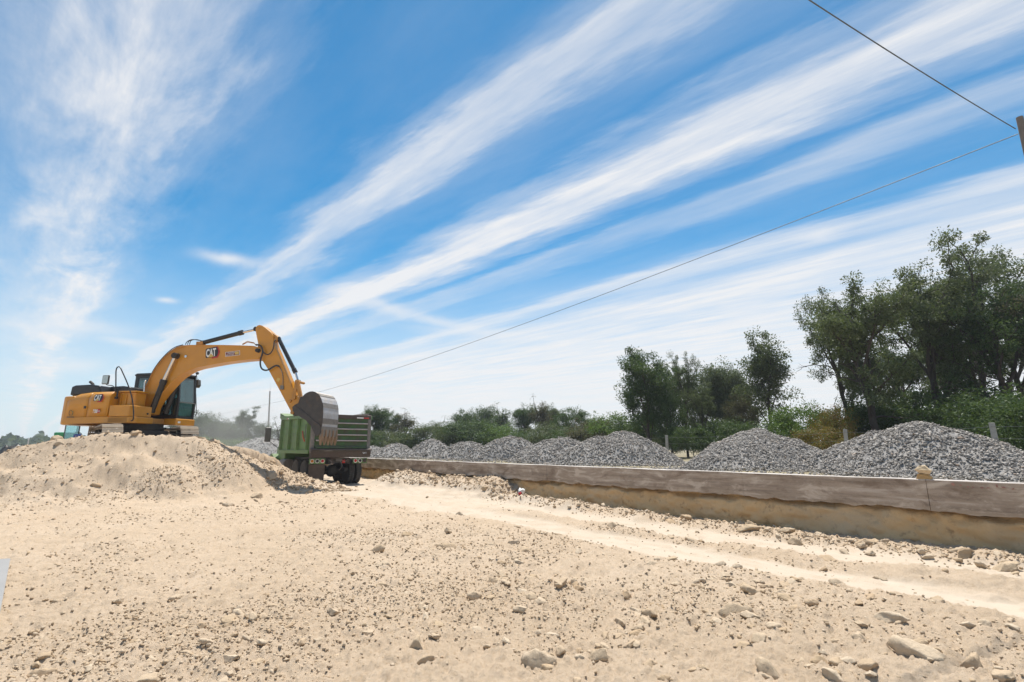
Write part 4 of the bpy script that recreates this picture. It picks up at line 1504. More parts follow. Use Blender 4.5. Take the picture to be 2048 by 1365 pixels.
def build_excavator():
    rz = math.atan2(H3[1], H3[0])
    E_ = empty('excavator', tuple(EXO), rz, 'yellow tracked excavator on top of the earth mound with its boom stretched out', 'excavator')
    # ---- undercarriage (turned against the house)
    axd = math.atan2(FW[1], FW[0]) + R_(44)              # world heading of the tracks
    ur = axd - rz
    Rz = Matrix.Rotation(ur, 3, 'Z')

    def U(x, y, z):
        return Rz @ Vector((x, y, z))
    cb = MB()
    cb.box((0, 0, .62), (1.5, 1.5, .34), Rz)
    for sx in (-1, 1):
        for sy in (-1, 1):
            cb.box(U(sx * .75, sy * .8, .52), (.5, .9, .24), Matrix.Rotation(ur + sx * sy * .5, 3, 'Z'))
    cb.build('carbody', M_BLKM, E_, .03)
    tt = MB().lathe((0, 0, .76), (0, 0, 1), [(0, .74), (.10, .74), (.10, .80), (.17, .80), (.17, .70), (.30, .70)], 40)
    tt.build('swing_ring', M_BLKM, E_)
    shoe = MB()
    shoe.bounds((-.088, -.30, 0), (.088, .30, .022))
    for gx in (-.07, 0, .07):
        shoe.bounds((gx - .008, -.30, .022), (gx + .008, .30, .05))
    shoe.bounds((-.075, -.1, -.05), (.075, -.06, 0)); shoe.bounds((-.075, .06, -.05), (.075, .1, 0))
    shoe_me = shoe.mesh('track_shoe', M_STEEL)
    for sy in (-1, 1):
        yy = sy * 1.19
        tf = MB()
        tf.box(U(0, yy, .46), (3.3, .34, .34), Rz)
        tf.box(U(0, yy, .66), (2.6, .26, .12), Rz)
        for xw in (-1.83, 1.83):
            tf.cyl(U(xw, yy - .12, .47), U(xw, yy + .12, .47), .36, n=24)
            tf.cyl(U(xw, yy - .2, .47), U(xw, yy + .2, .47), .16, n=16)
        for k in range(8):
            xw = -1.4 + k * .4
            tf.cyl(U(xw, yy - .16, .2), U(xw, yy + .16, .2), .11, n=12)
        for xw in (-.7, .7):
            tf.cyl(U(xw, yy - .12, .78), U(xw, yy + .12, .78), .07, n=10)
        fr = tf.build('track_frame', M_BLKM, E_, .015)
        # the loop of shoes
        R0 = .44; hl = 1.83; zc = .47
        per = 4 * hl + 2 * math.pi * R0
        n = 46
        for k in range(n):
            s = per * k / n
            if s < 2 * hl:
                x, z, a = -hl + s, zc + R0, 0.0
                z -= .03 * math.sin(math.pi * s / (2 * hl))
            elif s < 2 * hl + math.pi * R0:
                q = (s - 2 * hl) / R0
                x, z, a = hl + R0 * math.sin(q), zc + R0 * math.cos(q), q
            elif s < 4 * hl + math.pi * R0:
                x, z, a = hl - (s - 2 * hl - math.pi * R0), zc - R0, math.pi
            else:
                q = (s - 4 * hl - math.pi * R0) / R0
                x, z, a = -hl - R0 * math.sin(q), zc - R0 * math.cos(q), math.pi + q
            o = bpy.data.objects.new('track_shoe', shoe_me)
            o.matrix_local = (Matrix.Translation(U(x, yy, z)) @ Matrix.Rotation(ur, 4, 'Z') @ Matrix.Rotation(a, 4, 'Y'))
            link(o, fr)
    # ---- house
    YS = -1.36
    xr = ex(133.6, 800, YS)[0]                           # rear of the side doors
    xf = ex(220.5, 800, YS)[0]                           # front of the side doors
    xt = ex(256, 828, YS)[0]                             # front of the tank
    zb = 1.04; zs = 1.28; ztop = 2.30
    pl = MB()
    pl.bounds((xr + .1, -1.30, zb + .02), (xt - .1, 1.25, zs))
    pl.build('main_frame', M_YEL, E_, .02)
    # skirts with the undercut at the rear
    sk = MB().prism([(xr + .02, zs - .006), (xr + .18, zb - .02), (xt - .02, zb + .0), (xt, zs - .006)], YS, YS + .12)
    sk.build('skirt', M_YEL, E_, .015)
    cw = MB()
    nseg = 14
    plan = []
    for i in range(nseg + 1):
        a = math.pi * (.5 + i / nseg)
        plan.append((xr - .05 + .56 * math.cos(a) * 1.0, 1.33 * math.sin(a)))
    plan = [(xr + .28, 1.33)] + plan + [(xr + .28, -1.33)]
    cw.prism(plan, zb - .05, 2.08, 'z')
    cw.build('counterweight', M_YEL, E_, .07, seg=3)
    # engine house: rounded shoulders, sloping down to the rear
    prof = [(-1.335, zs + .004)]
    for k in range(7):
        a = k / 6 * math.pi / 2
        prof.append((-1.335 + .36 * (1 - math.cos(a)), 1.93 + .34 * math.sin(a)))
    prof += [(.95, 2.27), (1.2, 2.15), (1.3, 1.9), (1.3, zs + .004)]
    hb = MB()
    n = len(prof)
    xs_ = [xr + .02, xr + .32, xr + .8, xf - .02]
    zt_ = [.80, .93, .985, 1.0]
    V = []
    for x, kz in zip(xs_, zt_):
        for (y, z) in prof:
            V.append((x, y, zs + (z - zs) * kz))
    F = []
    for i in range(3):
        for k in range(n):
            F.append((i * n + k, i * n + (k + 1) % n, (i + 1) * n + (k + 1) % n, (i + 1) * n + k))
    F += [tuple(range(n)), tuple(range(3 * n, 4 * n))[::-1]]
    hb.add(V, F).build('engine_hood', M_YEL, E_, .02)
    # the two side doors: thin shells just proud of the house
    xm = ex(176, 810, YS)[0]
    for a_, b_ in ((xr + .03, xm - .012), (xm + .012, xf - .03)):
        V = []
        cols = np.linspace(a_, b_, 8)
        for x in cols:
            kz = np.interp(x, xs_, zt_)
            for (y, z) in prof[:6]:
                V.append((x, y - .022, zs + .012 + (z - zs - .02) * kz))
        F = [(i * 6 + k, i * 6 + k + 1, (i + 1) * 6 + k + 1, (i + 1) * 6 + k) for i in range(7) for k in range(5)]
        o = MB().add(V, F).build('side_door', M_YEL, E_, smooth=True)
        m = o.modifiers.new('shell', 'SOLIDIFY'); m.thickness = .02; m.offset = 1
        if a_ < xm - .1:
            lx, lz = ex(170, 815, YS)
            MB().bounds((lx - .05, YS - .012, lz - .05), (lx + .05, YS - .004 + .02, lz + .05)).build('latch', M_BLK, o, .006)
    # black covers, exhaust and air pre-cleaner on the hood
    def cover(px0, px1, py0, py1, y, dy, name):
        (x0, z1), (x1, z0) = ex(px0, py0, y), ex(px1, py1, y)
        V = MB().prism([(x0, z0 - .12), (x0 + .02, z1 - .08), (x0 + .18, z1 - .02), (x0 + (x1 - x0) * .6, z1), (x1 - .15, z1 - .05), (x1, z0 - .12)], y - dy, y + dy)
        return V.build(name, M_BLK, E_, .05, seg=3)
    cover(163, 223, 772.5, 786, -.55, .42, 'hood_cover')
    cover(231, 281, 775, 790, -.1, .4, 'hood_cover')
    cover(165, 225, 776, 788, .5, .42, 'hood_cover')
    pts = [(*ex(187, 776, -.3), -.3), (*ex(186, 770, -.3), -.3), (*ex(184.5, 767.5, -.3), -.3), (*ex(180.5, 764, -.3), -.3)]
    MB().tube(arc([(p[0], p[2], p[1]) for p in pts], 5), .055, 12).build('exhaust_pipe', M_BLKM, E_)
    # tank, deck and steps on the near side
    zt = 1.70
    MB().prism([(-.0 + xf + .01, YS), (xt, YS), (xt + .12, YS + .18), (xt + .12, -.42), (xf + .01, -.42)], zs + .006, zt, 'z').build('fuel_tank', M_YEL, E_, .03)
    MB().prism([(xf + .01, YS - .0), (xt + .02, YS - .0), (xt + .2, YS + .2), (xt + .22, -.40), (xf + .01, -.40)], zb + .0, zs - .0, 'z').build('step_box', M_YEL, E_, .03)
    fx, fz = ex(284, 822, -.9)
    MB().cyl((xt + .12, -.62, 1.42), (xt + .145, -.62, 1.42), .035, n=14).build('tank_cap', M_BLK, E_)
    MB().bounds((xf + .03, -1.02, zt), (xt - .14, -.5, 2.22)).build('valve_cover', M_YEL, E_, .03)
    MB().bounds((xf + .03, -1.08, 2.222), (xt - .08, -.46, 2.28)).build('cover_lid', M_YEL, E_, .012)
    rb = MB()
    for k in range(3):
        rb.bounds((xf + .12 + k * .22, -1.055, zt + .02), (xf + .16 + k * .22, -1.022, 2.14))
    rb.build('cover_ribs', M_YEL, E_)
    for k, xq in enumerate((xf + .08, xf + .2)):
        pass
    MB().box((xf + .09, -1.2, 2.0), (.09, .09, .09)).cyl((xf + .1, -1.2, 2.0), (xf + .1, -1.2, 2.3), .03).build('mirror_bracket', M_BLK, E_, .01)
    # handrail
    yr = YS + .02
    H = [(231.5, 785), (231.8, 760), (232, 743), (234, 736), (237.5, 734), (241, 736.5), (246, 747), (254, 765), (260, 782), (264, 797), (266.5, 815), (267.3, 833), (266, 840), (262, 842.5)]
    MB().tube(arc([(ex(a, b, yr)[0], yr, ex(a, b, yr)[1]) for a, b in H], 4), .021, 8).build('handrail', M_BLK, E_, smooth=True)
    # right mirror on its arm
    ym = YS - .05
    A = [(229, 782), (228.5, 775), (225, 772), (219, 771), (213.5, 770), (211, 766)]
    arm = MB().tube(arc([(ex(a, b, ym)[0], ym, ex(a, b, ym)[1]) for a, b in A], 4), .016, 8).build('mirror_arm', M_BLK, E_, smooth=True)
    (x0, z1), (x1, z0) = ex(207, 751, ym), ex(217, 769, ym)
    mr = MB().bounds((x0, ym - .04, z0), (x1, ym + .03, z1)).build('mirror', M_MIRR, E_, .03)
    MB().bounds((x0 + .02, ym - .046, z0 + .025), (x1 - .02, ym - .041, z1 - .025)).build('mirror_glass', M_MIRG, mr)
    # ---- cab, on the far side
    y0, y1 = .42, 1.38
    cx0 = ex(290, 760, .9)[0]; cx1 = ex(370, 838, .9)[0]
    czb = zs + .02; czt = ex(362, 749, .9)[1]
    fr = MB()
    t_ = .085
    xa = cx1 - .10                                        # windscreen leans back at the top
    for yy in (y0, y1 - t_):
        fr.prism([(cx1 - t_ - .02, czb), (cx1, czb), (cx1 + .02, czb + .7), (xa + .0, czt - .1), (xa - t_, czt - .1), (cx1 - t_, czb + .7)], yy, yy + t_)   # front pillars
        fr.bounds((cx0, yy, czb), (cx0 + .16, yy + t_, czt - .08))
        fr.bounds((cx0 + .80, yy, czb), (cx0 + .88, yy + t_, czt - .08))
        fr.bounds((cx0 + .1, yy + .004, czb), (cx1 - .04, yy + t_ - .004, czb + .16))
        fr.bounds((cx0 + .1, yy + .004, czt - .2), (xa - .03, yy + t_ - .004, czt - .08))
    fr.bounds((cx1 - .07, y0 + .05, czb), (cx1 - .004, y1 - .05, czb + .10))
    fr.bounds((cx0, y0 + .02, czb), (cx0 + .05, y1 - .02, czb + .95))
    fr.bounds((cx0, y0 + .05, czt - .25), (cx0 + .05, y1 - .05, czt - .08))
    fr.bounds((cx0, y0 + .02, czb - .02), (cx1 - .02, y1 - .02, czb + .03))
    fr.bounds((cx0 + .02, y0 + .006, czb + .1), (cx0 + .85, y0 + .05, czb + 1.0))
    fr.build('cab_frame', M_BLK, E_, .012)
    rf = MB().prism([(cx0 - .03, czt - .12), (cx0 - .06, czt - .06), (cx0 + .05, czt + .0), (xa - .25, czt + .03), (xa + .0, czt - .01), (xa + .05, czt - .09)], y0 - .02, y1 + .02)
    roof = rf.build('cab_roof', M_BLK, E_, .04, seg=3)
    MB().bounds((xa - .6, y0 + .2, czt + .02), (xa - .2, y1 - .2, czt + .05)).build('roof_hatch', M_GREYST, roof, .012)
    zsplit = ex(366, 806.5, .9)[1]
    nx = .012
    MB().add([(cx1 + .005, y0 + t_, zsplit + .02), (cx1 + .005, y1 - t_, zsplit + .02), (xa - .02, y1 - t_, czt - .18), (xa - .02, y0 + t_, czt - .18)], [(0, 1, 2, 3)]).build('windscreen', M_GLASS, E_)
    MB().add([(cx1 - .03, y0 + t_, czb + .10), (cx1 - .03, y1 - t_, czb + .10), (cx1 + .003, y1 - t_, zsplit - .02), (cx1 + .003, y0 + t_, zsplit - .02)], [(0, 1, 2, 3)]).build('lower_windscreen', M_GLASS, E_)
    MB().bounds((cx1 - .005, y0 + .04, zsplit - .018), (cx1 + .03, y1 - .04, zsplit + .018)).build('windscreen_rail', M_GREYST, E_)
    for yy in (y0 + .02, y1 - .02):
        MB().add([(cx0 + .88, yy, czb + .16), (cx1 - .06, yy, czb + .16), (cx1 - .04, yy, czb + .7), (xa - .07, yy, czt - .2), (cx0 + .88, yy, czt - .2)], [(0, 1, 2, 3, 4)]).build('side_window', M_GLASS, E_)
        MB().add([(cx0 + .16, yy, czb + 1.0), (cx0 + .80, yy, czb + 1.0), (cx0 + .80, yy, czt - .2), (cx0 + .16, yy, czt - .2)], [(0, 1, 2, 3)]).build('side_window', M_GLASS, E_)
    MB().add([(cx0 + .02, y0 + .08, czb + .95), (cx0 + .02, y1 - .08, czb + .95), (cx0 + .02, y1 - .08, czt - .25), (cx0 + .02, y0 + .08, czt - .25)], [(0, 1, 2, 3)]).build('rear_window', M_GLASS, E_)
    st = MB()
    st.bounds((cx0 + .35, .68, czb + .35), (cx0 + .9, 1.15, czb + .5))
    st.box((cx0 + .34, .915, czb + .82), (.13, .46, .72), Matrix.Rotation(-.15, 3, 'Y'))
    st.bounds((cx0 + .4, .56, czb + .03), (cx0 + .85, .66, czb + .62)); st.bounds((cx0 + .4, 1.18, czb + .03), (cx0 + .85, 1.27, czb + .62))
    st.bounds((cx1 - .36, .5, czb + .03), (cx1 - .2, .62, czb + .85))
    st.build('driver_seat', M_BLKM, E_, .03)
    sb = MB().prism([(.35, y0 - .05), (cx1 + .06, y0 - .05), (cx1 + .06, y1 + .02), (.35, y1 + .02)], zb + .0, zs + .015, 'z')
    sb.build('cab_deck', M_YEL, E_, .03)
    MB().bounds((.28, -.36, zb + .01), (.62, y0 - .07, zs - .01)).build('front_crossbeam', M_YELD, E_, .02)
    MB().bounds((cx1 + .0605, y0 + .05, zb + .07), (cx1 + .064, y0 + .18, zb + .15)).build('decal', M_WHITE, E_)
    lamp = MB().tube([(xa - .02, y1 - .05, czt - .06), (xa + .03, y1 - .05, czt + .04)], .02, 6)
    lamp.lathe((xa + .0, y1 - .06, czt + .09), (1, 0, 0), [(0, .04), (.05, .062), (.09, .055)], 14)
    lamp.build('work_lamp', M_BLK, E_)
    bx, bz = ex(290, 748, .9)
    MB().box((cx0 - .06, .9, czt - .02), (.12, .2, .05)).build('rear_lamp', M_BLK, E_, .01)
    yl = y1 + .02
    (x0, z1), (x1, z0) = ex(389.5, 759.5, yl + .1), ex(398.5, 776, yl + .1)
    MB().prism([(x0 + .02, z0), (x1 - .06, z0 + .0), (x1, z0 + .10), (x1 - .04, z1 - .02), (x0 + .02, z1)], yl + .02, yl + .2).build('cab_mirror', M_MIRR, E_, .02)
    Wp = [(388, 833), (391, 832), (392.5, 826), (392.3, 800), (391.3, 776), (392, 764)]
    MB().tube(arc([(ex(a, b, yl + .1)[0], yl + .1, ex(a, b, yl + .1)[1]) for a, b in Wp], 4), .014, 7).build('mirror_rail', M_BLK, E_)
    W2 = [(386.5, 763), (387, 757.5), (396, 758.5), (397, 764)]
    MB().tube(arc([(ex(a, b, yl + .1)[0], yl + .1, ex(a, b, yl + .1)[1]) for a, b in W2], 3), .012, 6).build('mirror_hoop', M_BLK, E_)
    # ---- boom
    yb = .235
    T = [(277, 803.5), (284, 791), (291, 777), (305, 747), (313, 733), (321.5, 722.5), (332, 711.5), (344, 701), (354, 695), (364.5, 692), (383, 691), (440, 691), (483, 692), (508, 693), (517, 694.5), (523, 699), (524.5, 704), (522, 712), (516, 718.5)]
    B = [(500, 719.3), (483, 720.8), (450, 725), (421.5, 730), (395, 735), (379, 740), (365, 747.5), (356, 753.5), (346, 762), (336, 772.5), (321.5, 789), (311, 803), (304, 815), (300, 829), (289, 831)]
    bp = exs(T + B, -yb)
    boom = MB().prism(bp, -yb, yb).build('boom', M_YEL, E_, .014)
    # top and bottom flange plates standing a little proud of the web
    lip = MB()
    tp = exs(T[2:14], -yb)
    for (a, b) in zip(tp[:-1], tp[1:]):
        lip.add([(a[0], -yb - .018, a[1] + .012), (b[0], -yb - .018, b[1] + .012), (b[0], yb + .018, b[1] + .012), (a[0], yb + .018, a[1] + .012),
                 (a[0], -yb - .018, a[1] - .016), (b[0], -yb - .018, b[1] - .016), (b[0], yb + .018, b[1] - .016), (a[0], yb + .018, a[1] - .016)],
                [(0, 1, 2, 3), (7, 6, 5, 4), (0, 4, 5, 1), (2, 6, 7, 3), (1, 5, 6, 2), (0, 3, 7, 4)])
    lip.build('boom_flange', M_YEL, boom)
    # pins
    def pin(px, py, y, r, half, name, m, par):
        x, z = ex(px, py, y)
        return MB().cyl((x, -half, z), (x, half, z), r, n=18).build(name, m, par, .006)
    pin(350.5, 712, -.33, .10, .40, 'boss', M_BLKM, boom)
    pin(372.5, 713.5, -yb, .055, yb + .04, 'boss', M_CHROME, boom)
    pin(517.5, 702, -yb, .085, yb + .03, 'boss', M_BLKM, boom)
    # hydraulic lines along the top edge, and the bright steel pipe at the foot
    for k, yy in enumerate((-yb - .05, -yb - .09)):
        L = [(281, 792), (292, 771), (306, 742), (322, 719.5), (340, 701.5), (352, 694), (360, 691.5), (366, 690)]
        MB().tube(arc([(ex(a, b + 2.5 * k, yy)[0], yy, ex(a, b + 2.5 * k, yy)[1]) for a, b in L], 4), .016, 6).build('hydraulic_line', M_YELD if k else M_RUB, boom)
    Pp = [(292, 760), (289.5, 768), (288.5, 780), (286, 790), (278, 796), (266, 797), (262, 797)]
    MB().tube(arc([(ex(a, b, -.36)[0], -.36, ex(a, b, -.36)[1]) for a, b in Pp], 5), .034, 9).build('steel_pipe', M_CHROME, boom, smooth=True)
    for k in range(3):
        L = [(371 + 4 * k, 690), (374 + 4 * k, 684 - k), (384 + 4 * k, 679.5), (396 + 2 * k, 681), (403, 682)]
        MB().tube(arc([(ex(a, b, -.12 + .1 * k)[0], -.12 + .1 * k, ex(a, b, -.12 + .1 * k)[1]) for a, b in L], 4), .015, 6).build('hose', M_RUB, boom)
    for k in range(2):
        L = [(485, 690 - k * 1.5), (495, 685 - k * 2), (508, 687 - k), (513, 692)]
        MB().tube([(ex(a, b, -.14 - .05 * k)[0], -.14 - .05 * k, ex(a, b, -.14 - .05 * k)[1]) for a, b in L], .014, 6).build('tip_line', M_YELD, boom)
    # lettering on the boom
    d0 = ex(412.5, 718, -yb - .0); d1 = ex(436, 714.3, -yb - .0)
    axv = Vector((d1[0] - d0[0], 0, d1[1] - d0[1]))
    ayv = Vector((-axv.z, 0, axv.x))
    o0 = ex(412, 716.8, -yb)
    logo(boom, (o0[0], -yb - .008, o0[1]), axv, ayv, .60)
    # the dealer's plate
    q = [ex(451, 714, -yb), ex(480, 710.5, -yb), ex(480, 701.5, -yb), ex(451, 705, -yb)]

    def plate(pts, off, name, m, par):
        return MB().add([(p[0], -yb - off, p[1]) for p in pts], [(0, 1, 2, 3)]).build(name, m, par)

    def inset(q, a0, a1, b0, b1):
        def bl(a, b):
            p = [q[0][i] * (1 - a) * (1 - b) + q[1][i] * a * (1 - b) + q[2][i] * a * b + q[3][i] * (1 - a) * b for i in (0, 1)]
            return tuple(p)
        return [bl(a0, b0), bl(a1, b0), bl(a1, b1), bl(a0, b1)]
    plate(q, .006, 'dealer_plate', M_WHITE, boom)
    plate(inset(q, .03, .97, .08, .92), .009, 'plate_print', M_MAROON, boom)
    plate(inset(q, .66, .93, .2, .85), .012, 'plate_print', M_LOGOY, boom)
    px_ = inset(q, .14, .6, .52, .85); axq = Vector((q[1][0] - q[0][0], 0, q[1][1] - q[0][1])); ayq = Vector((-axq.z, 0, axq.x))
    decal_text('TRACSA', .085, M_WHITE, boom, (px_[0][0], -yb - .013, px_[0][1]), axq, ayq, 'lettering', .6)
    px_ = inset(q, .07, .6, .16, .5)
    decal_text('800 277 827', .066, M_WHITE, boom, (px_[0][0], -yb - .013, px_[0][1]), axq, ayq, 'lettering', .4)
    # ---- cylinders

    def cylinder(a, b, c, y, rb_, rr, name, collar=True):
        A = ex(*a, y); Bq = ex(*b, y); Cq = ex(*c, y)
        v = lambda p: Vector((p[0], y, p[1]))
        mb = MB().cyl(v(A), v(Bq), rb_, n=20)
        if collar:
            dd = (v(Bq) - v(A)).normalized()
            mb.cyl(v(Bq) - dd * .16, v(Bq) + dd * .02, rb_ * 1.18, n=20)
            mb.cyl(v(A) - dd * .03, v(A) + dd * .08, rb_ * 1.12, n=20)
        o = mb.build(name, M_BLK, E_, .008)
        MB().cyl(v(Bq), v(Cq), rr, n=16).build('piston_rod', M_CHROME, o)
        dd = (v(Cq) - v(Bq)).normalized()
        MB().cyl(v(Cq) + Vector((0, -rb_ * .9, 0)), v(Cq) + Vector((0, rb_ * .9, 0)), rr * 1.9, n=16).build('rod_eye', M_BLKM, o)
        return o
    cylinder((303, 824), (327.8, 761), (351, 712), -.35, .105, .062, 'boom_cylinder')
    o = cylinder((303, 824), (327.8, 761), (351, 712), -.35, .105, .062, 'boom_cylinder')
    for q_ in [o] + list(o.children):
        q_.data = q_.data.copy()
        for v_ in q_.data.vertices:
            v_.co.y += .70
    cylinder((404, 686.5), (485, 665.3), (513, 659), 0, .088, .05, 'stick_cylinder')
    MB().box((ex(402, 688, 0)[0], 0, ex(402, 688, 0)[1]), (.3, .2, .16)).build('cylinder_bracket', M_YELD, boom, .02)
    # ---- stick
    ys = .175
    S = [(510.8, 661), (511.6, 655), (514.5, 651.3), (519, 650.2), (525, 651.8), (533, 657.5), (541, 664.5), (545.5, 671), (546.5, 682), (549.5, 693), (558, 712), (572, 745), (585.5, 778), (590, 790), (597, 794), (600.5, 803), (599, 816), (593, 829), (588, 831), (583, 826),
         (560, 783), (537.4, 741.5), (524, 720.8), (517, 708), (514.5, 700), (516, 688), (513.8, 677)]
    stick = MB().prism(exs(S, -ys), -ys, ys).build('stick', M_YEL, E_, .014)
    pin(517.5, 702, -ys, .075, .31, 'boss', M_BLKM, stick)
    pin(516, 658, -ys, .06, ys + .02, 'boss', M_YELD, stick)
    pin(580.5, 802.5, -ys, .06, ys + .05, 'boss', M_YELD, stick)
    bxz = ex(553, 675, 0)
    MB().prism([ex(541, 664.5, -.1), ex(551, 670, -.1), ex(555.5, 674, -.1), ex(555, 680, -.1), ex(548, 684, -.1)], -.11, .11).build('cylinder_bracket', M_YELD, stick, .015)
    cylinder((557, 677), (590.8, 745), (596.3, 763.5), 0, .075, .042, 'bucket_cylinder')
    # hoses of the stick
    for pts, r in (([(511.5, 690), (519, 691), (524, 696), (525, 706), (522, 716), (520.5, 727), (523, 737), (530, 741), (538, 739.5), (545, 735), (552, 731.5), (558, 733)], .032),
                   ([(552, 680), (548.5, 684), (547.5, 692), (545, 701), (540, 707.5), (534, 709.5), (528, 706), (525, 700)], .022)):
        MB().tube(arc([(ex(a, b, -ys - .11)[0], -ys - .11, ex(a, b, -ys - .11)[1]) for a, b in pts], 5), r, 8).build('hose', M_RUB, stick, smooth=True)
    gx = [(558, 733), (561, 738), (565, 747), (566, 756), (566, 770)]
    MB().tube([(ex(a, b, -ys - .02)[0], -ys - .02, ex(a, b, -ys - .02)[1]) for a, b in gx], .014, 6).build('grease_line', M_GREYST, stick)
    x, z = ex(565, 775.5, -ys)
    MB().box((x, -ys - .03, z), (.14, .06, .16)).build('grease_block', M_GREYST, stick, .01)
    x, z = ex(556.5, 760, -ys)
    MB().box((x, -ys - .003, z), (.12, .005, .13), Matrix.Rotation(.4, 3, 'Y')).build('warning_decal', M_LOGOY, stick)
    # ---- linkage
    def bar(p, q, y, w, name, t=.04):
        a = ex(*p, y); b = ex(*q, y)
        A = Vector((a[0], y, a[1])); Bv = Vector((b[0], y, b[1])); d = Bv - A
        mb = MB().box((A + Bv) / 2, (d.length, t, w), Matrix.Rotation(-math.atan2(d.z, d.x), 3, 'Y'))
        for P in (A, Bv):
            mb.cyl(P - Vector((0, t * .6, 0)), P + Vector((0, t * .6, 0)), w * .68, n=16)
        return mb.build(name, M_YELD, E_, .008)
    for sy in (-1, 1):
        bar((593.5, 764), (587, 796), sy * (ys + .045), .12, 'idler_link')
    for sy in (-1, 1):
        bar((595.5, 765), (602, 797), sy * .20, .14, 'power_link', .08)
    pin(595, 764, -.2, .05, .27, 'link_pin', M_YELD, E_)
    pin(602, 797, -.2, .05, .28, 'link_pin', M_YELD, E_)
    pin(588.5, 826, -ys, .07, .34, 'bucket_pin', M_YELD, E_)
    # ---- bucket
    hw = .62
    arcp = [(597.5, 806), (601, 798), (606, 792), (610, 788), (614.5, 785.3), (619.5, 783.5), (625, 783), (630, 784.2), (635, 787.3), (639, 792), (642, 798), (644.5, 806), (645.8, 815), (646, 826), (645.3, 837), (644, 848), (642.8, 858), (641.5, 868)]
    side = arcp + [(634, 873), (631, 866), (626, 857), (621, 849.5), (612, 841), (602, 834), (592, 829), (586, 822), (585, 815), (589, 810)]
    bk = MB()
    P2 = exs(arcp, -hw)
    c_ = ex(620, 830, -hw)

    def shrink(p, k=.035):
        d = Vector((c_[0] - p[0], c_[1] - p[1])).normalized() * k
        return (p[0] + d.x, p[1] + d.y)
    inn = [shrink(p) for p in P2]
    n = len(P2)
    V = [(p[0], -hw + .03, p[1]) for p in P2] + [(p[0], hw - .03, p[1]) for p in P2] + [(p[0], -hw + .03, p[1]) for p in inn] + [(p[0], hw - .03, p[1]) for p in inn]
    F = []
    for i in range(n - 1):
        F += [(i, i + 1, n + i + 1, n + i), (2 * n + i, 3 * n + i, 3 * n + i + 1, 2 * n + i + 1)]
    F += [(0, n, 3 * n, 2 * n), (n - 1, 3 * n - 1, 4 * n - 1, 2 * n - 1)]
    shell = bk.add(V, F).build('bucket', M_BUCKB, E_)
    SP = exs(side, -hw)
    for y_a, y_b in ((-hw, -hw + .032), (hw - .032, hw)):
        MB().prism(SP, y_a, y_b).build('side_plate', M_BUCK, shell, .006)
    edge = [(585, 815), (589, 811), (599, 817), (614, 829), (630, 843), (642, 852), (642, 866), (634, 873), (626, 857), (612, 841), (592, 829), (586, 822)]
    for y_a, y_b in ((-hw - .022, -hw - .002), (hw + .002, hw + .022)):
        MB().prism(exs(edge, -hw), y_a, y_b).build('side_cutter', M_BUCK, shell, .004)
    # ears that carry the pins
    for yy in (-.27, .27):
        MB().prism(exs([(597, 807), (601, 795), (606, 793), (612, 800), (606, 812), (596, 832), (588, 833), (584, 826), (588, 816)], -.27), yy - .025, yy + .025).build('hinge_ear', M_BUCK, shell, .005)
    # wear strips across the back and the lip
    for i0, i1 in ((8, 9), (11, 12), (14, 15)):
        a, b = P2[i0], P2[i1]
        V = [(a[0] + .012, -hw + .02, a[1] + .008), (b[0] + .012, -hw + .02, b[1] + .008), (b[0] + .012, hw - .02, b[1] + .008), (a[0] + .012, hw - .02, a[1] + .008)]
        V += [(x - .02, y, z - .008) for x, y, z in V]
        MB().add(V, [(0, 1, 2, 3), (7, 6, 5, 4), (0, 4, 5, 1), (1, 5, 6, 2), (2, 6, 7, 3), (3, 7, 4, 0)]).build('wear_strip', M_GREYST, shell)
    la = ex(643.5, 853, -hw); lb = ex(641, 873, -hw)
    MB().prism([(la[0] + .014, la[1]), (lb[0] + .012, lb[1]), (lb[0] - .04, lb[1]), (la[0] - .03, la[1])], -hw, hw).build('lip', M_GREYST, shell, .006)
    ta = ex(641, 870, -hw); tb = ex(639, 889.5, -hw)
    for k in range(5):
        yy = -hw + .06 + k * (2 * hw - .12) / 4
        d = Vector((tb[0] - ta[0], 0, tb[1] - ta[1])); L = d.length; d.normalize()
        side_ = Vector((d.z, 0, -d.x))
        A = Vector((ta[0], yy, ta[1]))
        mb = MB()
        # adapter gripping the lip
        mb.add([A - d * .20 + side_ * .05 + Vector((0, s * .05, 0)) for s in (-1, 1)] + [A - d * .20 - side_ * .04 + Vector((0, s * .05, 0)) for s in (-1, 1)] +
               [A + d * .10 + side_ * .06 + Vector((0, s * .06, 0)) for s in (-1, 1)] + [A + d * .10 - side_ * .06 + Vector((0, s * .06, 0)) for s in (-1, 1)],
               [(0, 1, 5, 4), (2, 6, 7, 3), (0, 2, 3, 1), (4, 5, 7, 6), (0, 4, 6, 2), (1, 3, 7, 5)])
        # pointed tip
        mb.add([A + d * .08 + side_ * .065 + Vector((0, s * .068, 0)) for s in (-1, 1)] + [A + d * .08 - side_ * .065 + Vector((0, s * .068, 0)) for s in (-1, 1)] +
               [A + d * (L + .02) + side_ * .018 + Vector((0, s * .045, 0)) for s in (-1, 1)] + [A + d * (L + .02) - side_ * .018 + Vector((0, s * .045, 0)) for s in (-1, 1)],
               [(0, 1, 5, 4), (2, 6, 7, 3), (0, 2, 3, 1), (4, 5, 7, 6), (0, 4, 6, 2), (1, 3, 7, 5)])
        mb.build('tooth', M_TOOTH, shell, .008)
    sc = MB().prism(exs([(634, 846), (642, 852), (642, 868), (633, 874), (627, 862), (622, 850)], -hw), -hw - .05, -hw - .024)
    sc.build('corner_shroud', M_BUCK, shell, .01)
    # badges on the doors
    o0 = ex(188.5, 803, YS); o1 = ex(205, 802, YS)
    axv = Vector((1, 0, .01))
    logo(E_, (o0[0], YS - .03, o0[1]), axv, (0, .12, 1), .40)
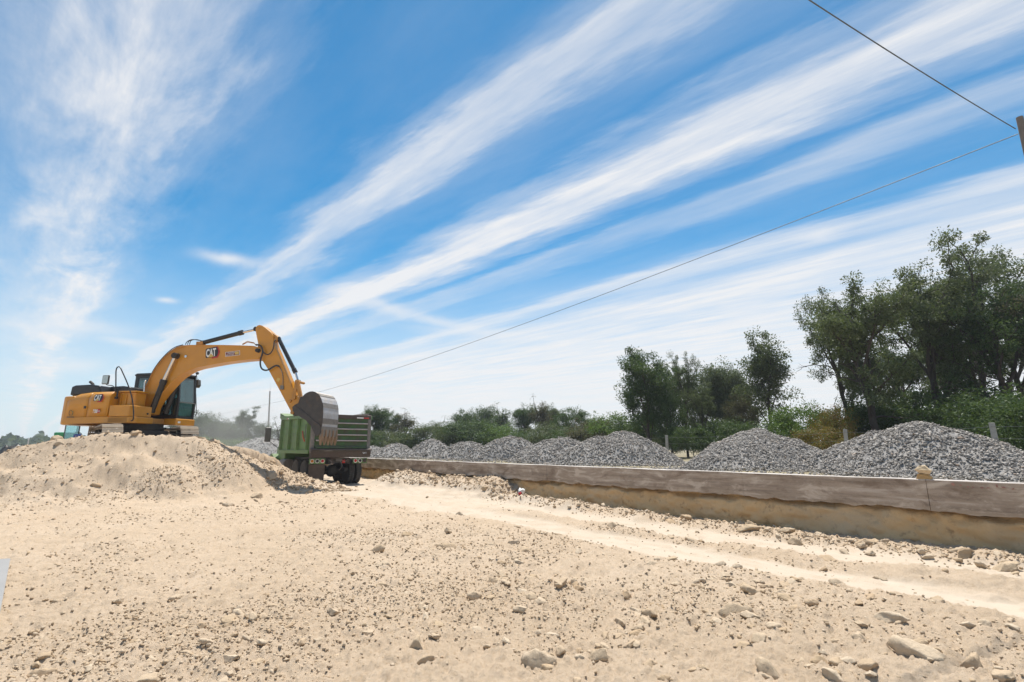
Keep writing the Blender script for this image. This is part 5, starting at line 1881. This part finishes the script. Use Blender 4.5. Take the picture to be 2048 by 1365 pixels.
    q0 = ex(187, 826, YS); q1 = ex(201, 820, YS)
    MB().bounds((q0[0] + .17, YS - .028, q0[1] - .01), (q1[0], YS - .024, q1[1] + .02)).build('model_badge', M_RED, E_)
    decal_text('320', .17, M_WHITE, E_, (q0[0] - .005, YS - .031, q0[1]), (1, 0, 0), (0, 0, 1), 'lettering', 2.0, condense=.8)
    decal_text('GC', .08, M_WHITE, E_, (q0[0] + .225, YS - .033, q0[1] + .03), (1, 0, 0), (0, 0, 1), 'lettering', .6, condense=.7)
    # faint round emblem low on the rear door
    e0 = ex(142, 826, YS)
    M_EMG = mat('faded_green_print', (.13, .22, .10), .6, var=.2); M_EMB = mat('faded_grey_print', (.12, .10, .06), .6, var=.2)
    V = [(e0[0] + .02 * math.cos(a) * 5 * .55, YS - .026, e0[1] + .02 * math.sin(a) * 5) for a in np.linspace(.6, 5.4, 12)]
    MB().tube(V, .008, 4).build('emblem', M_EMB, E_)
    V = [(e0[0] + .08 + .03 * math.cos(a), YS - .026, e0[1] - .02 + .08 * math.sin(a)) for a in np.linspace(-2, 2.4, 10)]
    MB().tube(V, .010, 4).build('emblem', M_EMG, E_)
    for k in range(9):
        MB().bounds((e0[0] - .12 + k * .036, YS - .028, e0[1] - .19), (e0[0] - .12 + k * .036 + .022, YS - .025, e0[1] - .145 + .008 * (k % 2))).build('faded_print', M_EMB, E_)


build_excavator()

# ------------------------------------------------------------------ dump truck (local x right, y forward, z up; origin under the tailgate)
TRX, TRY = 7.95, 23.0


def build_truck():
    T = empty('dump_truck', (TRX, TRY, 0), 0, 'dusty green dump truck seen from behind, parked below the excavator bucket', 'truck')
    W = 1.30; BL = 5.0; ZF = 1.55; ZT = 3.0
    # ---- bed
    bed = MB()
    bed.bounds((-W + .06, .05, ZF - .10), (W - .06, BL, ZF))
    bed.build('bed_floor', M_RUST, T)
    # front wall of the bed and the shield over the cab
    fwb = MB().bounds((-W + .02, BL - .06, ZF), (W - .02, BL, ZT + .12)).build('bed_front', M_GREEN, T, .01)
    sh = MB().prism([(BL - .02, ZT + .10), (BL + .95, ZT + .30), (BL + .95, ZT + .36), (BL - .02, ZT + .17)], -W + .05, W - .05, 'x')
    for sx in (-W + .05, W - .09):
        sh.prism([(BL - .04, ZT - .25), (BL + .02, ZT - .25), (BL + .95, ZT + .12), (BL + .95, ZT + .33), (BL - .04, ZT + .14)], sx, sx + .04, 'x')
    sh.build('cab_shield', M_GREEN, T)
    for sx in (-1, 1):
        # side sheet, a little higher towards the front
        xo = sx * W
        sd = MB().prism([(.06, ZF - .12), (BL, ZF - .12), (BL, ZT + .12), (.06, ZT)], min(xo, xo - sx * .045), max(xo, xo - sx * .045), 'x')
        side = sd.build('bed_side', M_GREEN, T, .006)
        # top rail with a dusty flat top
        lo, hi = min(xo + sx * .09, xo - sx * .06), max(xo + sx * .09, xo - sx * .06)
        MB().prism([(.0, ZT - .16), (BL + .02, ZT - .05), (BL + .02, ZT + .135), (.0, ZT + .02)], lo, hi, 'x').build('top_rail', M_GREEN, side, .015)
        lo, hi = min(xo + sx * .075, xo), max(xo + sx * .075, xo)
        MB().bounds((lo, .10, ZF - .22), (hi, BL, ZF - .06)).build('bottom_rail', M_GREEN, side, .012)
        for k in range(4):
            yy = .40 + k * 1.50
            MB().prism([(xo + sx * .002, yy - .09), (xo + sx * .12, yy - .05), (xo + sx * .12, yy + .05), (xo + sx * .002, yy + .09)], ZF - .06, ZT - .12 + .02 * k, 'z').build('side_rib', M_GREEN, side, .008)
        # pressed horizontal swages between the ribs
        for k in range(3):
            y0 = .40 + k * 1.50 + .11; y1 = y0 + 1.28
            for zz in (ZF + .30, ZF + .62, ZF + .94):
                lo, hi = min(xo + sx * .002, xo + sx * .026), max(xo + sx * .002, xo + sx * .026)
                MB().bounds((lo, y0, zz), (hi, y1, zz + .05)).build('swage', M_GREEN, side, .008)
        # rear corner post
        lo, hi = min(xo + sx * .02, xo - sx * .13), max(xo + sx * .02, xo - sx * .13)
        MB().bounds((lo, -.06, ZF - .20), (hi, .12, ZT + .05)).build('corner_post', M_GREYST, T, .015)
        # reflective strips near the top
        for y0, m in ((.9, M_WHITE), (1.08, M_LRED), (3.6, M_WHITE), (3.78, M_LRED)):
            MB().bounds((xo + sx * .0915, y0, ZT - .05), (xo + sx * .095, y0 + .16, ZT + .0)).build('reflector', m, side)
    # tarp roll and spill along the right top edge
    MB().tube(arc([(W - .02, .1, ZT + .07), (W, 1.5, ZT + .12), (W - .03, 3.2, ZT + .13), (W - .02, 4.8, ZT + .2)], 5), .06, 8).build('rolled_tarpaulin', M_RUST, T)
    # latch lever and bracket on the left side
    MB().tube([(-W - .11, .55, 1.85), (-W - .15, .70, 2.05), (-W - .12, .95, 2.30)], .03, 7).build('side_lever', mat('orange_lever', (.45, .10, .03), .6), T)
    MB().prism([(.35, 2.0), (.65, 2.0), (.62, 2.6), (.52, 2.35), (.42, 2.65)], -W - .10, -W - .04, 'x').build('side_bracket', M_BLKM, T)
    # ---- tailgate: sheet with five ledged ribs
    tg = MB().bounds((-W + .14, -.04, ZF + .02), (W - .14, .0, ZT - .03)).build('tailgate', M_GREENR, T)
    pitch_ = (ZT - .16 - (ZF + .02)) / 5
    for k in range(5):
        z0 = ZF + .03 + k * pitch_
        MB().prism([(-.041, z0 + .0), (-.125, z0 + .03), (-.125, z0 + .075), (-.041, z0 + .085)] if k else
                   [(-.041, z0 - .02), (-.20, z0 - .02), (-.20, z0 + .02), (-.041, z0 + .09)], -W + .16, W - .16, 'x').build('tailgate_rib', M_GREENR, tg, .008)
    M_LIP = mat('lit_dusty_lip', (.42, .36, .34), .8, var=.2, scale=5, grime=.35, grimecol=(.12, .09, .07))  # dusty lip, its pale pinkish tone paints the ledge as lit
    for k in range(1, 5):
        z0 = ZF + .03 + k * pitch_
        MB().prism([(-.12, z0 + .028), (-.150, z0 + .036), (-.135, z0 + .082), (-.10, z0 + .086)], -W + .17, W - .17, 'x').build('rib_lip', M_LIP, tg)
    MB().bounds((-W + .02, -.09, ZT - .15), (W - .02, .02, ZT + .03)).build('tailgate_rail', M_RUST, tg, .02)
    for a, b, m in ((.62, .93, M_WHITE), (.935, 1.18, M_LRED)):
        MB().bounds((a, -.094, ZT - .115), (b, -.0905, ZT - .065)).build('reflector', m, tg)
    # ledge of the spill apron and the rear sill
    MB().prism([(-.30, ZF - .10), (-.30, ZF - .04), (-.02, ZF + .03), (.02, ZF - .02)], -W - .02, W + .02, 'x').build('spill_apron', M_RUST, T, .01)
    MB().prism([(-.26, ZF - .105), (.1, ZF - .105), (.1, ZF - .38), (-.18, ZF - .38)], -W, W, 'x').build('rear_sill', M_RUST, T, .012)
    decal_text('U', .14, M_WHITE, T, (W - .38, -.262, ZF - .22), (1, 0, 0), (0, .25, 1), 'lettering', 2)
    decal_text('I', .12, M_WHITE, T, (W - .25, -.262, ZF - .22), (1, 0, 0), (0, .25, 1), 'lettering', 2)
    # ---- chassis
    ch = MB()
    for sx in (-.43, .43):
        ch.bounds((sx - .05, .05, .88), (sx + .05, 8.2, 1.14))
    for yy in (.12, 1.7, 3.0, 4.6, 6.2):
        ch.bounds((-.40, yy - .06, .92), (.40, yy + .06, 1.10))
    ch.build('chassis', M_BLKM, T)
    ax = MB()
    for yy in (1.05, 2.4):
        ax.cyl((-1.0, yy, .53), (1.0, yy, .53), .10, n=12)
        ax.lathe((0, yy, .56), (0, 1, 0), [(-.26, .10), (-.2, .22), (0, .27), (.2, .22), (.26, .1)], 18)
        for sx in (-.52, .52):
            ax.cyl((sx, yy - .42, .62), (sx, yy - .2, .62), .09, n=14)
    for sx in (-.43, .43):
        for k in range(4):
            ax.bounds((sx - .05, .7 + k * .12, .66 + k * .035), (sx + .05, 2.75 - k * .12, .70 + k * .035 - .004))
    ax.build('rear_axles', M_BLKM, T)
    MB().bounds((-.40, .0, 1.10), (.40, .045, 1.16)).bounds((-.42, .0, .95), (-.30, .1, 1.12)).bounds((.30, .0, .95), (.42, .1, 1.12)).build('hinge_bracket', M_RUST, T)
    MB().bounds((.12, .02, .92), (.24, .06, 1.06)).build('fog_lamp', M_LRED, T)
    MB().bounds((-.36, .02, .90), (-.22, .06, 1.02)).build('fog_lamp', M_RUST, T)
    MB().bounds((-.18, -.005, 1.0), (.10, .0, 1.12)).build('number_plate', mat('dirty_plate', (.12, .11, .10), .7, grime=.5), T)
    for k, pts in enumerate(([(-.5, .02, 1.08), (-.35, -.02, .95), (-.55, .0, .78)], [(0, .02, 1.08), (.1, -.03, .8), (.02, .1, .62)], [(.35, .02, 1.1), (.25, -.02, 1.0), (.05, .0, 1.04), (-.1, .02, 1.1)])):
        MB().tube(arc(pts, 5), .012, 5).build('air_hose', M_GREYST, T)
    # rear lamp boards
    for x0, x1, cols in ((-W + .0, -.62, (M_LAMB, M_BLK, M_LRED)), (.60, W - .04, (M_LRED, M_BLK, M_RUST))):
        lb = MB().bounds((x0, .04, .90), (x1, .075, 1.13)).build('lamp_board', M_GREEN, T, .008)
        for k, m in enumerate(cols):
            xx = x0 + (x1 - x0) * (k + .55) / 3.1
            MB().lathe((xx, .04, 1.02), (0, -1, 0), [(0, .088), (.015, .088), (.018, .066)], 20).build('lamp_ring', M_WHITE if m is not M_RUST else M_RUST, lb)
            MB().lathe((xx, .022, 1.02), (0, -1, 0), [(0, .066), (.012, .06), (.018, .03)], 18).build('tail_lamp', m, lb)
    MB().prism([(-W + .02, .10), (-.64, .10), (-.62, .88), (-W + .0, .88)], .045, .06, 'y').build('mudflap', M_FLAP, T)
    # ---- wheels
    tyre = MB().lathe((0, 0, 0), (1, 0, 0), [(-.135, .30), (-.14, .42), (-.125, .495), (-.09, .522), (-.03, .528), (.03, .528), (.09, .522), (.125, .495), (.14, .42), (.135, .30)], 40)
    for k in range(40):
        a = 2 * math.pi * k / 40
        for s in (-1, 1):
            tyre.box((s * .068, math.cos(a + s * .04) * .535, math.sin(a + s * .04) * .535), (.085, .05, .03), Matrix.Rotation(a, 3, 'X') @ Matrix.Rotation(math.pi / 2 + 0, 3, 'X') @ Matrix.Rotation(s * .35, 3, 'Z'))
    tyre_me = tyre.mesh('tyre', M_TYRE)
    rim_me = MB().lathe((0, 0, 0), (1, 0, 0), [(-.12, .30), (-.10, .27), (-.02, .25), (.0, .14), (.06, .12), (.07, .05)], 28).mesh('rim', M_RIM)

    def wheel(x, y, side):
        w = bpy.data.objects.new('wheel', tyre_me)
        w.location = (x, y, .525)
        w.rotation_euler = (RNG.uniform(0, 3), 0, 0 if side > 0 else math.pi)
        link(w, T)
        r = bpy.data.objects.new('rim', rim_me)
        link(r, w)
    for yy in (1.05, 2.4):
        for s in (-1, 1):
            wheel(s * 1.11, yy, s); wheel(s * .78, yy, s)
    for s in (-1, 1):
        wheel(s * 1.05, 7.0, s)
    # ---- cab and bonnet (mostly hidden behind the bed)
    MB().prism([(5.35, 1.0), (6.7, 1.0), (6.75, 1.9), (6.45, 2.72), (5.35, 2.78)], -1.0, 1.0, 'x').build('cab', M_GREEN, T, .06)
    for s in (-1, 1):
        MB().prism([(5.75, 1.85), (6.58, 1.85), (6.36, 2.5), (5.75, 2.55)], min(s * 1.002, s * 1.012), max(s * 1.002, s * 1.012), 'x').build('cab_window', M_GLASS, T)
    MB().add([(-.9, 6.72, 1.95), (.9, 6.72, 1.95), (.85, 6.51, 2.6), (-.85, 6.51, 2.6)], [(0, 1, 2, 3)]).build('windscreen', M_GLASS, T)
    MB().prism([(6.72, .95), (8.3, .95), (8.35, 1.45), (8.2, 1.68), (6.72, 1.88)], -.72, .72, 'x').build('bonnet', M_GREEN, T, .08)
    for s in (-1, 1):
        pr = []
        for k in range(9):
            a = math.pi * k / 8
            pr.append((7.0 - .66 * math.cos(a), .62 + .66 * math.sin(a)))
        for k in range(8, -1, -1):
            a = math.pi * k / 8
            pr.append((7.0 - .58 * math.cos(a), .62 + .58 * math.sin(a)))
        MB().prism(pr, min(s * .70, s * 1.26), max(s * .70, s * 1.26), 'x').build('fender', M_GREEN, T, .02)
    MB().bounds((-1.2, 8.36, .55), (1.2, 8.5, .9)).build('front_bumper', M_GREYST, T, .03)
    MB().cyl((-1.0, 4.4, .75), (-1.0, 5.5, .75), .29, n=20).build('fuel_drum', M_GREYST, T, .02)
    MB().bounds((-1.25, 5.3, .5), (-.95, 6.2, .62)).build('cab_step', M_GREEN, T, .01)
    for s in (-1, 1):
        MB().tube([(s * .98, 6.1, 2.0), (s * 1.72, 5.95, 2.05)], .018, 6).build('mirror_arm', M_BLKM, T)
        MB().tube([(s * .98, 6.2, 1.45), (s * 1.70, 5.98, 1.95)], .016, 6).build('mirror_arm', M_BLKM, T)
        mr = MB().bounds((s * 1.76 - .15, 5.90, 1.88), (s * 1.76 + .15, 6.0, 2.62)).build('mirror', M_MIRR, T, .05, seg=3)
        MB().bounds((s * 1.76 - .12, 5.894, 1.93), (s * 1.76 + .12, 5.899, 2.57)).build('mirror_glass', M_MIRR, mr)
    # a light load of earth in the bed
    g = np.linspace(0, 1, 24)
    X, Y = np.meshgrid(-W + .1 + g * (2 * W - .2), .2 + g * (BL - .4))
    Z = ZF + .55 + fbm(X * 2, Y * 2, 4, 5) * .35
    n, m = X.shape
    i = np.arange(n - 1)[:, None] * m; j = np.arange(m - 1)[None, :]
    Q = np.stack([(i + j).ravel(), (i + j + 1).ravel(), (i + m + j + 1).ravel(), (i + m + j).ravel()], 1)
    me = np_mesh('earth_load', np.stack([X.ravel(), Y.ravel(), Z.ravel()], 1), Q)
    me.materials.append(M_SOIL); bm_flip(me)
    tag(link(bpy.data.objects.new('earth_load', me)), 'loose earth lying inside the green truck bed', 'earth', None, None).location = (TRX, TRY, 0)


build_truck()

# ------------------------------------------------------------------ overhead line
M_POLE = mat('grey_wood_pole', (.16, .135, .115), .9, var=.25, scale=2, bump=.4, bscale=20)
M_CPOLE = mat('pale_concrete_pole', (.42, .41, .39), .85, var=.08)
M_CABLE = mat('dark_cable', (.10, .115, .13), .6)
d_ = ray(2039, 235); d_ = d_ / np.dot(d_, FW)
pt = CP + d_ * 14.0
POLE = np.array([pt[0], pt[1], TZ])
r0 = .11
MB().cyl((0, 0, -.3), (0, 0, pt[2] - TZ), .15, .085, 14).build('utility_pole', M_POLE)
o = bpy.data.objects['utility_pole']; o.location = POLE
tag(o, 'grey utility pole at the right edge carrying the overhead cables', 'pole')
fp = at_depth(547, 783, 80)
FPB = np.array([fp[0], fp[1], 0.0])
o = MB().cyl((0, 0, -.3), (0, 0, fp[2]), .17, .10, 10).cyl((0, 0, fp[2]), (0, 0, fp[2] + 1.2), .012, n=5).build('utility_pole', M_CPOLE)
o.location = FPB
o.rotation_euler = (0, -.05, 0)
tag(o, 'thin pale far pole standing just left of the dump truck', 'pole')
# more far poles of the same line, seen small in the photograph
for px, top, D, lab in ((58, 876, 150, 'tiny pale far pole over the distant belt of trees at the left'),):
    q = at_depth(px, top, D)
    o = MB().cyl((0, 0, -.3), (0, 0, q[2]), .16, .12, 8).build('utility_pole', M_CPOLE)
    o.location = (q[0], q[1], 0)
    tag(o, lab, 'pole')


def cable(name, a, b, sag, r, label, n=60):
    P = []
    a = np.array(a); b = np.array(b)
    for k in range(n + 1):
        t = k / n
        p = a * (1 - t) + b * t
        p[2] -= sag * 4 * t * (1 - t)
        P.append(p - a)
    o = MB().tube(P, r, 6).build(name, M_CABLE)
    o.location = a
    tag(o, label, 'cable', 'overhead cables')


att = CP + (lambda d: d / np.dot(d, FW))(ray(2037, 268)) * 13.9
fat = at_depth(547, 806, 80)
cable('overhead_cable', att, fat, .95, .014, 'long cable running from the right-hand pole down to the far pole by the truck')
l2 = at_depth(300, 870, 150)
cable('overhead_cable', fat, at_depth(250, 858, 165), .6, .012, 'faint far cable running left from the thin far pole')
up = CP + (lambda d: d / np.dot(d, FW))(ray(2031, 258)) * 13.95
d1 = ray(1632, 0)
e1 = CP + d1 * ((up[2] - .25 - CAM_H) / d1[2])
far = up + (e1 - up) * 3.2
far[2] = up[2] + .3
cable('overhead_cable', up, far, .55, .014, 'thick cable rising from the right-hand pole over the top edge')

# ------------------------------------------------------------------ small things


def hull_stone(name, loc, pts, m, label, grp):
    bm = bmesh.new()
    for p in pts:
        bm.verts.new(tuple(c * .76 for c in p))
    bmesh.ops.convex_hull(bm, input=bm.verts)
    bmesh.ops.subdivide_edges(bm, edges=bm.edges, cuts=2, use_grid_fill=True)
    rg = random.Random(len(pts) + int(1000 * pts[0][0]))
    for v_ in bm.verts:
        v_.co += Vector((rg.uniform(-1, 1), rg.uniform(-1, 1), rg.uniform(-1, 1))) * .006
    me = bpy.data.meshes.new(name); bm.to_mesh(me); bm.free()
    me.materials.append(m)
    o = link(bpy.data.objects.new(name, me)); o.location = loc
    md = o.modifiers.new('bevel', 'BEVEL'); md.width = .012; md.segments = 2; md.limit_method = 'ANGLE'
    return tag(o, label, 'stone', grp)


def stone_thing(name, loc, sx, sy, sz, seed, rotz, m, label, cat, tilt=0.0, grp=None):
    V = rock_verts(ICO3[0], seed, .15, 1.0) * np.array([sx, sy, sz])
    me = np_mesh(name, V, None, ICO3[1])
    me.materials.append(m)
    o = link(bpy.data.objects.new(name, me))
    o.location = loc
    o.rotation_euler = (tilt, tilt * .5, rotz)
    return tag(o, label, cat, grp)


M_OCHRE = island_mat('ochre_stone', [(0, (.42, .25, .10)), (1, (.50, .32, .15))], bump=.4, bscale=20)
M_TANS = island_mat('tan_stone', [(0, (.52, .40, .25)), (1, (.58, .46, .31))], bump=.4, bscale=20)
yb_ = on_plane(1850, 958, (WX - .0, 0, 0), np.array([1.0, 0, 0]))[1]
BG = 'balanced stones on the wall'
hull_stone('balanced_stone', (WX - .01, yb_, 1.047), [(-.10, -.13, 0), (.10, -.12, 0), (.11, .12, 0), (-.09, .14, 0), (-.08, -.12, .05), (.08, -.12, .06), (.07, .10, .125), (-.07, .10, .12), (-.06, -.06, .11), (.06, -.05, .12)],
           M_OCHRE, 'flat ochre stone resting on the concrete wall top, lower of the balanced pair', BG)
hull_stone('balanced_stone', (WX - .01, yb_, 1.047 + .09), [(-.06, -.10, .0), (.06, -.09, .0), (.06, .06, .01), (-.05, .07, .01), (-.10, -.15, .07), (.10, -.13, .08), (.09, .13, .10), (-.09, .14, .09), (-.07, -.05, .17), (.06, -.03, .18), (.05, .05, .175), (-.05, .07, .165)],
           M_TANS, 'pale angular stone balanced on top of the flat ochre stone on the wall', BG)


def litter():
    q = on_ground(1041, 995, .12)
    zz = float(ground_z(q[0], q[1])[0])
    root = empty('crumpled_wrapper', (q[0], q[1], zz + .02), .4, 'crumpled white and red wrapper lying by the foot of the cut earth', 'litter')
    rg = np.random.default_rng(2)
    for nm, m, off, s in (('wrapper', M_WHITE, (0.04, 0, .06), .12), ('red_print', M_RED, (-.10, -.05, .02), .06)):
        V, F = ICO2
        V2 = V * (1 + rg.normal(size=(len(V), 1)) * .28) * np.array([1.2, .7, .8]) * s + np.array(off)
        me = np_mesh(nm, V2, None, F); me.materials.append(m)
        link(bpy.data.objects.new(nm, me), root)


litter()


def white_board():
    a = on_ground(19, 1128, .02); b = on_ground(-4, 1248, .02)
    d = (b - a)[:2]; L = np.linalg.norm(d); d /= L
    nrm = np.array([-d[1], d[0]])
    if np.dot(nrm, RT[:2]) > 0:
        nrm = -nrm
    P = []
    w = .55
    zc = float(ground_z(a[0], a[1])[0]); zd = float(ground_z(b[0], b[1])[0])
    q0 = a[:2]; q1 = b[:2] + d * .5
    for p, z in ((q0, zc + .07), (q1, zd + .07), (q1 + nrm * w, zd + .10), (q0 + nrm * w, zc + .10)):
        P.append((p[0] - a[0], p[1] - a[1], z))
    V = P + [(x, y, z - .035) for x, y, z in P]
    o = MB().add(V, [(0, 1, 2, 3), (7, 6, 5, 4), (0, 4, 5, 1), (1, 5, 6, 2), (2, 6, 7, 3), (3, 7, 4, 0)]).build('white_board', mat('chalky_white_board', (.27, .26, .25), .7, var=.06), None, .006)
    o.location = (a[0], a[1], 0)
    tag(o, 'white board lying on the ground at the left edge', 'board')


white_board()


def tarp():
    c = at_depth(24, 908, 17.6)
    z0 = float(ground_z(c[0], c[1])[0])
    rg = np.random.default_rng(14)
    g = np.linspace(-1, 1, 26)
    X, Y = np.meshgrid(g * .55, g * .42)
    bump = np.exp(-(X / .42) ** 2 - (Y / .34) ** 2)
    Z = bump * .42 + fbm(X * 6, Y * 6, 3, 5) * .24 * (bump + .15)
    n, m = X.shape
    i = np.arange(n - 1)[:, None] * m; j = np.arange(m - 1)[None, :]
    Q = np.stack([(i + j).ravel(), (i + j + 1).ravel(), (i + m + j + 1).ravel(), (i + m + j).ravel()], 1)
    me = np_mesh('black_tarpaulin', np.stack([X.ravel(), Y.ravel(), Z.ravel()], 1), Q)
    me.materials.append(mat('black_plastic_sheet', (.010, .009, .008), .5, dust=.03))
    bm_flip(me)
    o = link(bpy.data.objects.new('black_tarpaulin', me))
    o.modifiers.new('shell', 'SOLIDIFY').thickness = .01
    o.location = (c[0], c[1], max(z0 - .03, c[2] - .25)); o.rotation_euler = (0, 0, .5)
    tag(o, 'crumpled black plastic sheet on the left end of the mound', 'plastic sheet')


tarp()


def agave(px, py, D, s, label, seed):
    q = at_depth(px, py, D)
    z0 = float(ground_z(q[0], q[1])[0])
    rg = np.random.default_rng(seed)
    root = empty('agave_plant', (q[0], q[1], z0), 0, label, 'plant', 'spiky plants on the mound')
    M = mat('grey_green_spines', (.09, .11, .08), .6, var=.3)
    for k in range(22):
        a = rg.uniform(0, 6.28); t = rg.uniform(.25, 1.25)
        L = s * rg.uniform(.7, 1.1)
        P = [(0, 0, 0), (math.cos(a) * math.cos(t) * L * .5, math.sin(a) * math.cos(t) * L * .5, math.sin(t) * L * .55), (math.cos(a) * math.cos(t) * L, math.sin(a) * math.cos(t) * L, math.sin(t) * L * .95)]
        MB().tube(P, [s * .05, s * .06, s * .008], 4).build('leaf', M, root)


agave(94, 884, 18.0, .42, 'spiky grey-green plant on the mound left of the excavator, the taller one', 3)
agave(83, 886, 18.0, .26, 'small spiky plant at the left foot of the taller spiky plant', 4)
q = at_depth(116, 876, 17.6)
stone_thing('earth_lump', (q[0], q[1], float(ground_z(q[0], q[1])[0]) + .12), .20, .18, .24, 920, .6, M_CLOD, 'brown upright lump of earth beside the spiky plants on the mound', 'clod', .2)
q = at_depth(265, 873, 17.5)
stone_thing('earth_lump', (q[0], q[1], float(ground_z(q[0], q[1])[0]) + .05), .11, .10, .10, 921, .6, M_CLOD, 'rounded lump of earth on the crest under the excavator swing ring', 'clod', .2)


def tractor():
    """the small tractor parked on the platform behind the tail of the excavator"""
    c = at_depth(150, 880, 28.0)
    z0 = float(ground_z(c[0], c[1])[0])
    base = max(z0, 1.15)
    T = empty('small_tractor', (c[0], c[1], base), math.atan2(RT[1], RT[0]), 'small green and blue tractor with a glazed cab, far behind the tail of the excavator', 'tractor')
    G = mat('tractor_green', (.03, .26, .10), .5); Bl = mat('tractor_blue', (.02, .05, .22), .5)
    MB().bounds((-.95, -.3, .75), (-.35, .3, 1.25)).build('bonnet', G, T, .06)
    cab = MB()
    for x in (-.32, .42):
        for y in (-.4, .36):
            cab.bounds((x, y, .8), (x + .05, y + .05, 1.75))
    cab.bounds((-.36, -.44, 1.75), (.5, .44, 1.83)); cab.bounds((-.36, -.44, .62), (.5, .44, .80))
    cab.build('cab_frame', M_BLKM, T, .01)
    MB().bounds((-.27, -.395, .82), (.42, -.385, 1.74)).build('cab_glass', glass_mat('pale_cyan_glass', (.25, .5, .55)), T)
    MB().bounds((.28, -.5, .45), (.66, -.42, 1.15)).build('blue_panel', Bl, T, .03)
    MB().bounds((-.7, -.18, .35), (.7, .18, .7)).build('chassis', M_BLKM, T, .02)
    for x, y, r in ((-.68, -.5, .40), (-.68, .5, .40), (.62, -.62, .34), (.62, .62, .34)):
        w = MB().lathe((x, y - .12, r), (0, 1, 0), [(0, r * .6), (.01, r * .92), (.04, r), (.2, r), (.23, r * .92), (.24, r * .6)], 26).build('wheel', M_TYRE, T)
        MB().lathe((x, y - .125, r), (0, 1, 0), [(0, r * .2), (.02, r * .5), (.03, r * .58)], 18).build('rim', M_RIM, w)
    MB().tube([(.8, -.2, .5), (.85, -.2, 1.9)], .03, 6).tube([(1.05, -.2, .5), (1.05, -.2, 1.9)], .03, 6).bounds((.75, -.6, .42), (1.3, .4, .52)).build('rear_rack', M_GREYST, T)


tractor()


# ------------------------------------------------------------------ air


def volume(name, lo, hi, density, col, label, cloud=False):
    m = bpy.data.materials.new(name + '_volume')
    m.use_nodes = True
    t = NT(m.node_tree); t.n.clear()
    out = t.new('ShaderNodeOutputMaterial')
    pv = t.new('ShaderNodeVolumePrincipled')
    pv.inputs['Color'].default_value = (*col, 1)
    pv.inputs['Density'].default_value = density
    pv.inputs['Anisotropy'].default_value = .25
    if cloud:
        c = [(a + b) / 2 for a, b in zip(lo, hi)]; h = [(b - a) / 2 for a, b in zip(lo, hi)]
        pos = t.new('ShaderNodeNewGeometry').outputs['Position']
        r = t.v('LENGTH', t.v('DIVIDE', t.v('SUBTRACT', pos, tuple(c)), tuple(h)))
        n = t.rng(t.noise(pos, .45, 3, .55), .35, .7, .2, 1.3)
        t.put(pv.inputs['Density'], t.m('MULTIPLY', t.m('MULTIPLY', t.rng(r, 1.0, .25, 0, 1, True), n), density))
    t.l.new(pv.outputs[0], out.inputs['Volume'])
    o = MB().bounds(lo, hi).build(name, m)
    tag(o, label, name.replace('_', ' '), None, 'stuff')
    return o


volume('dust_cloud', (1.5, 23.5, -.6), (9.4, 45, 5.0), .05, (.86, .82, .74), 'thin pale dust hanging in the air around the left side of the dump truck', True)
volume('haze', (-5600, -5600, -2.0), (5600, 5600, 16.0), .0006, (.86, .91, 1.0), 'thin pale haze in the air over the whole site')
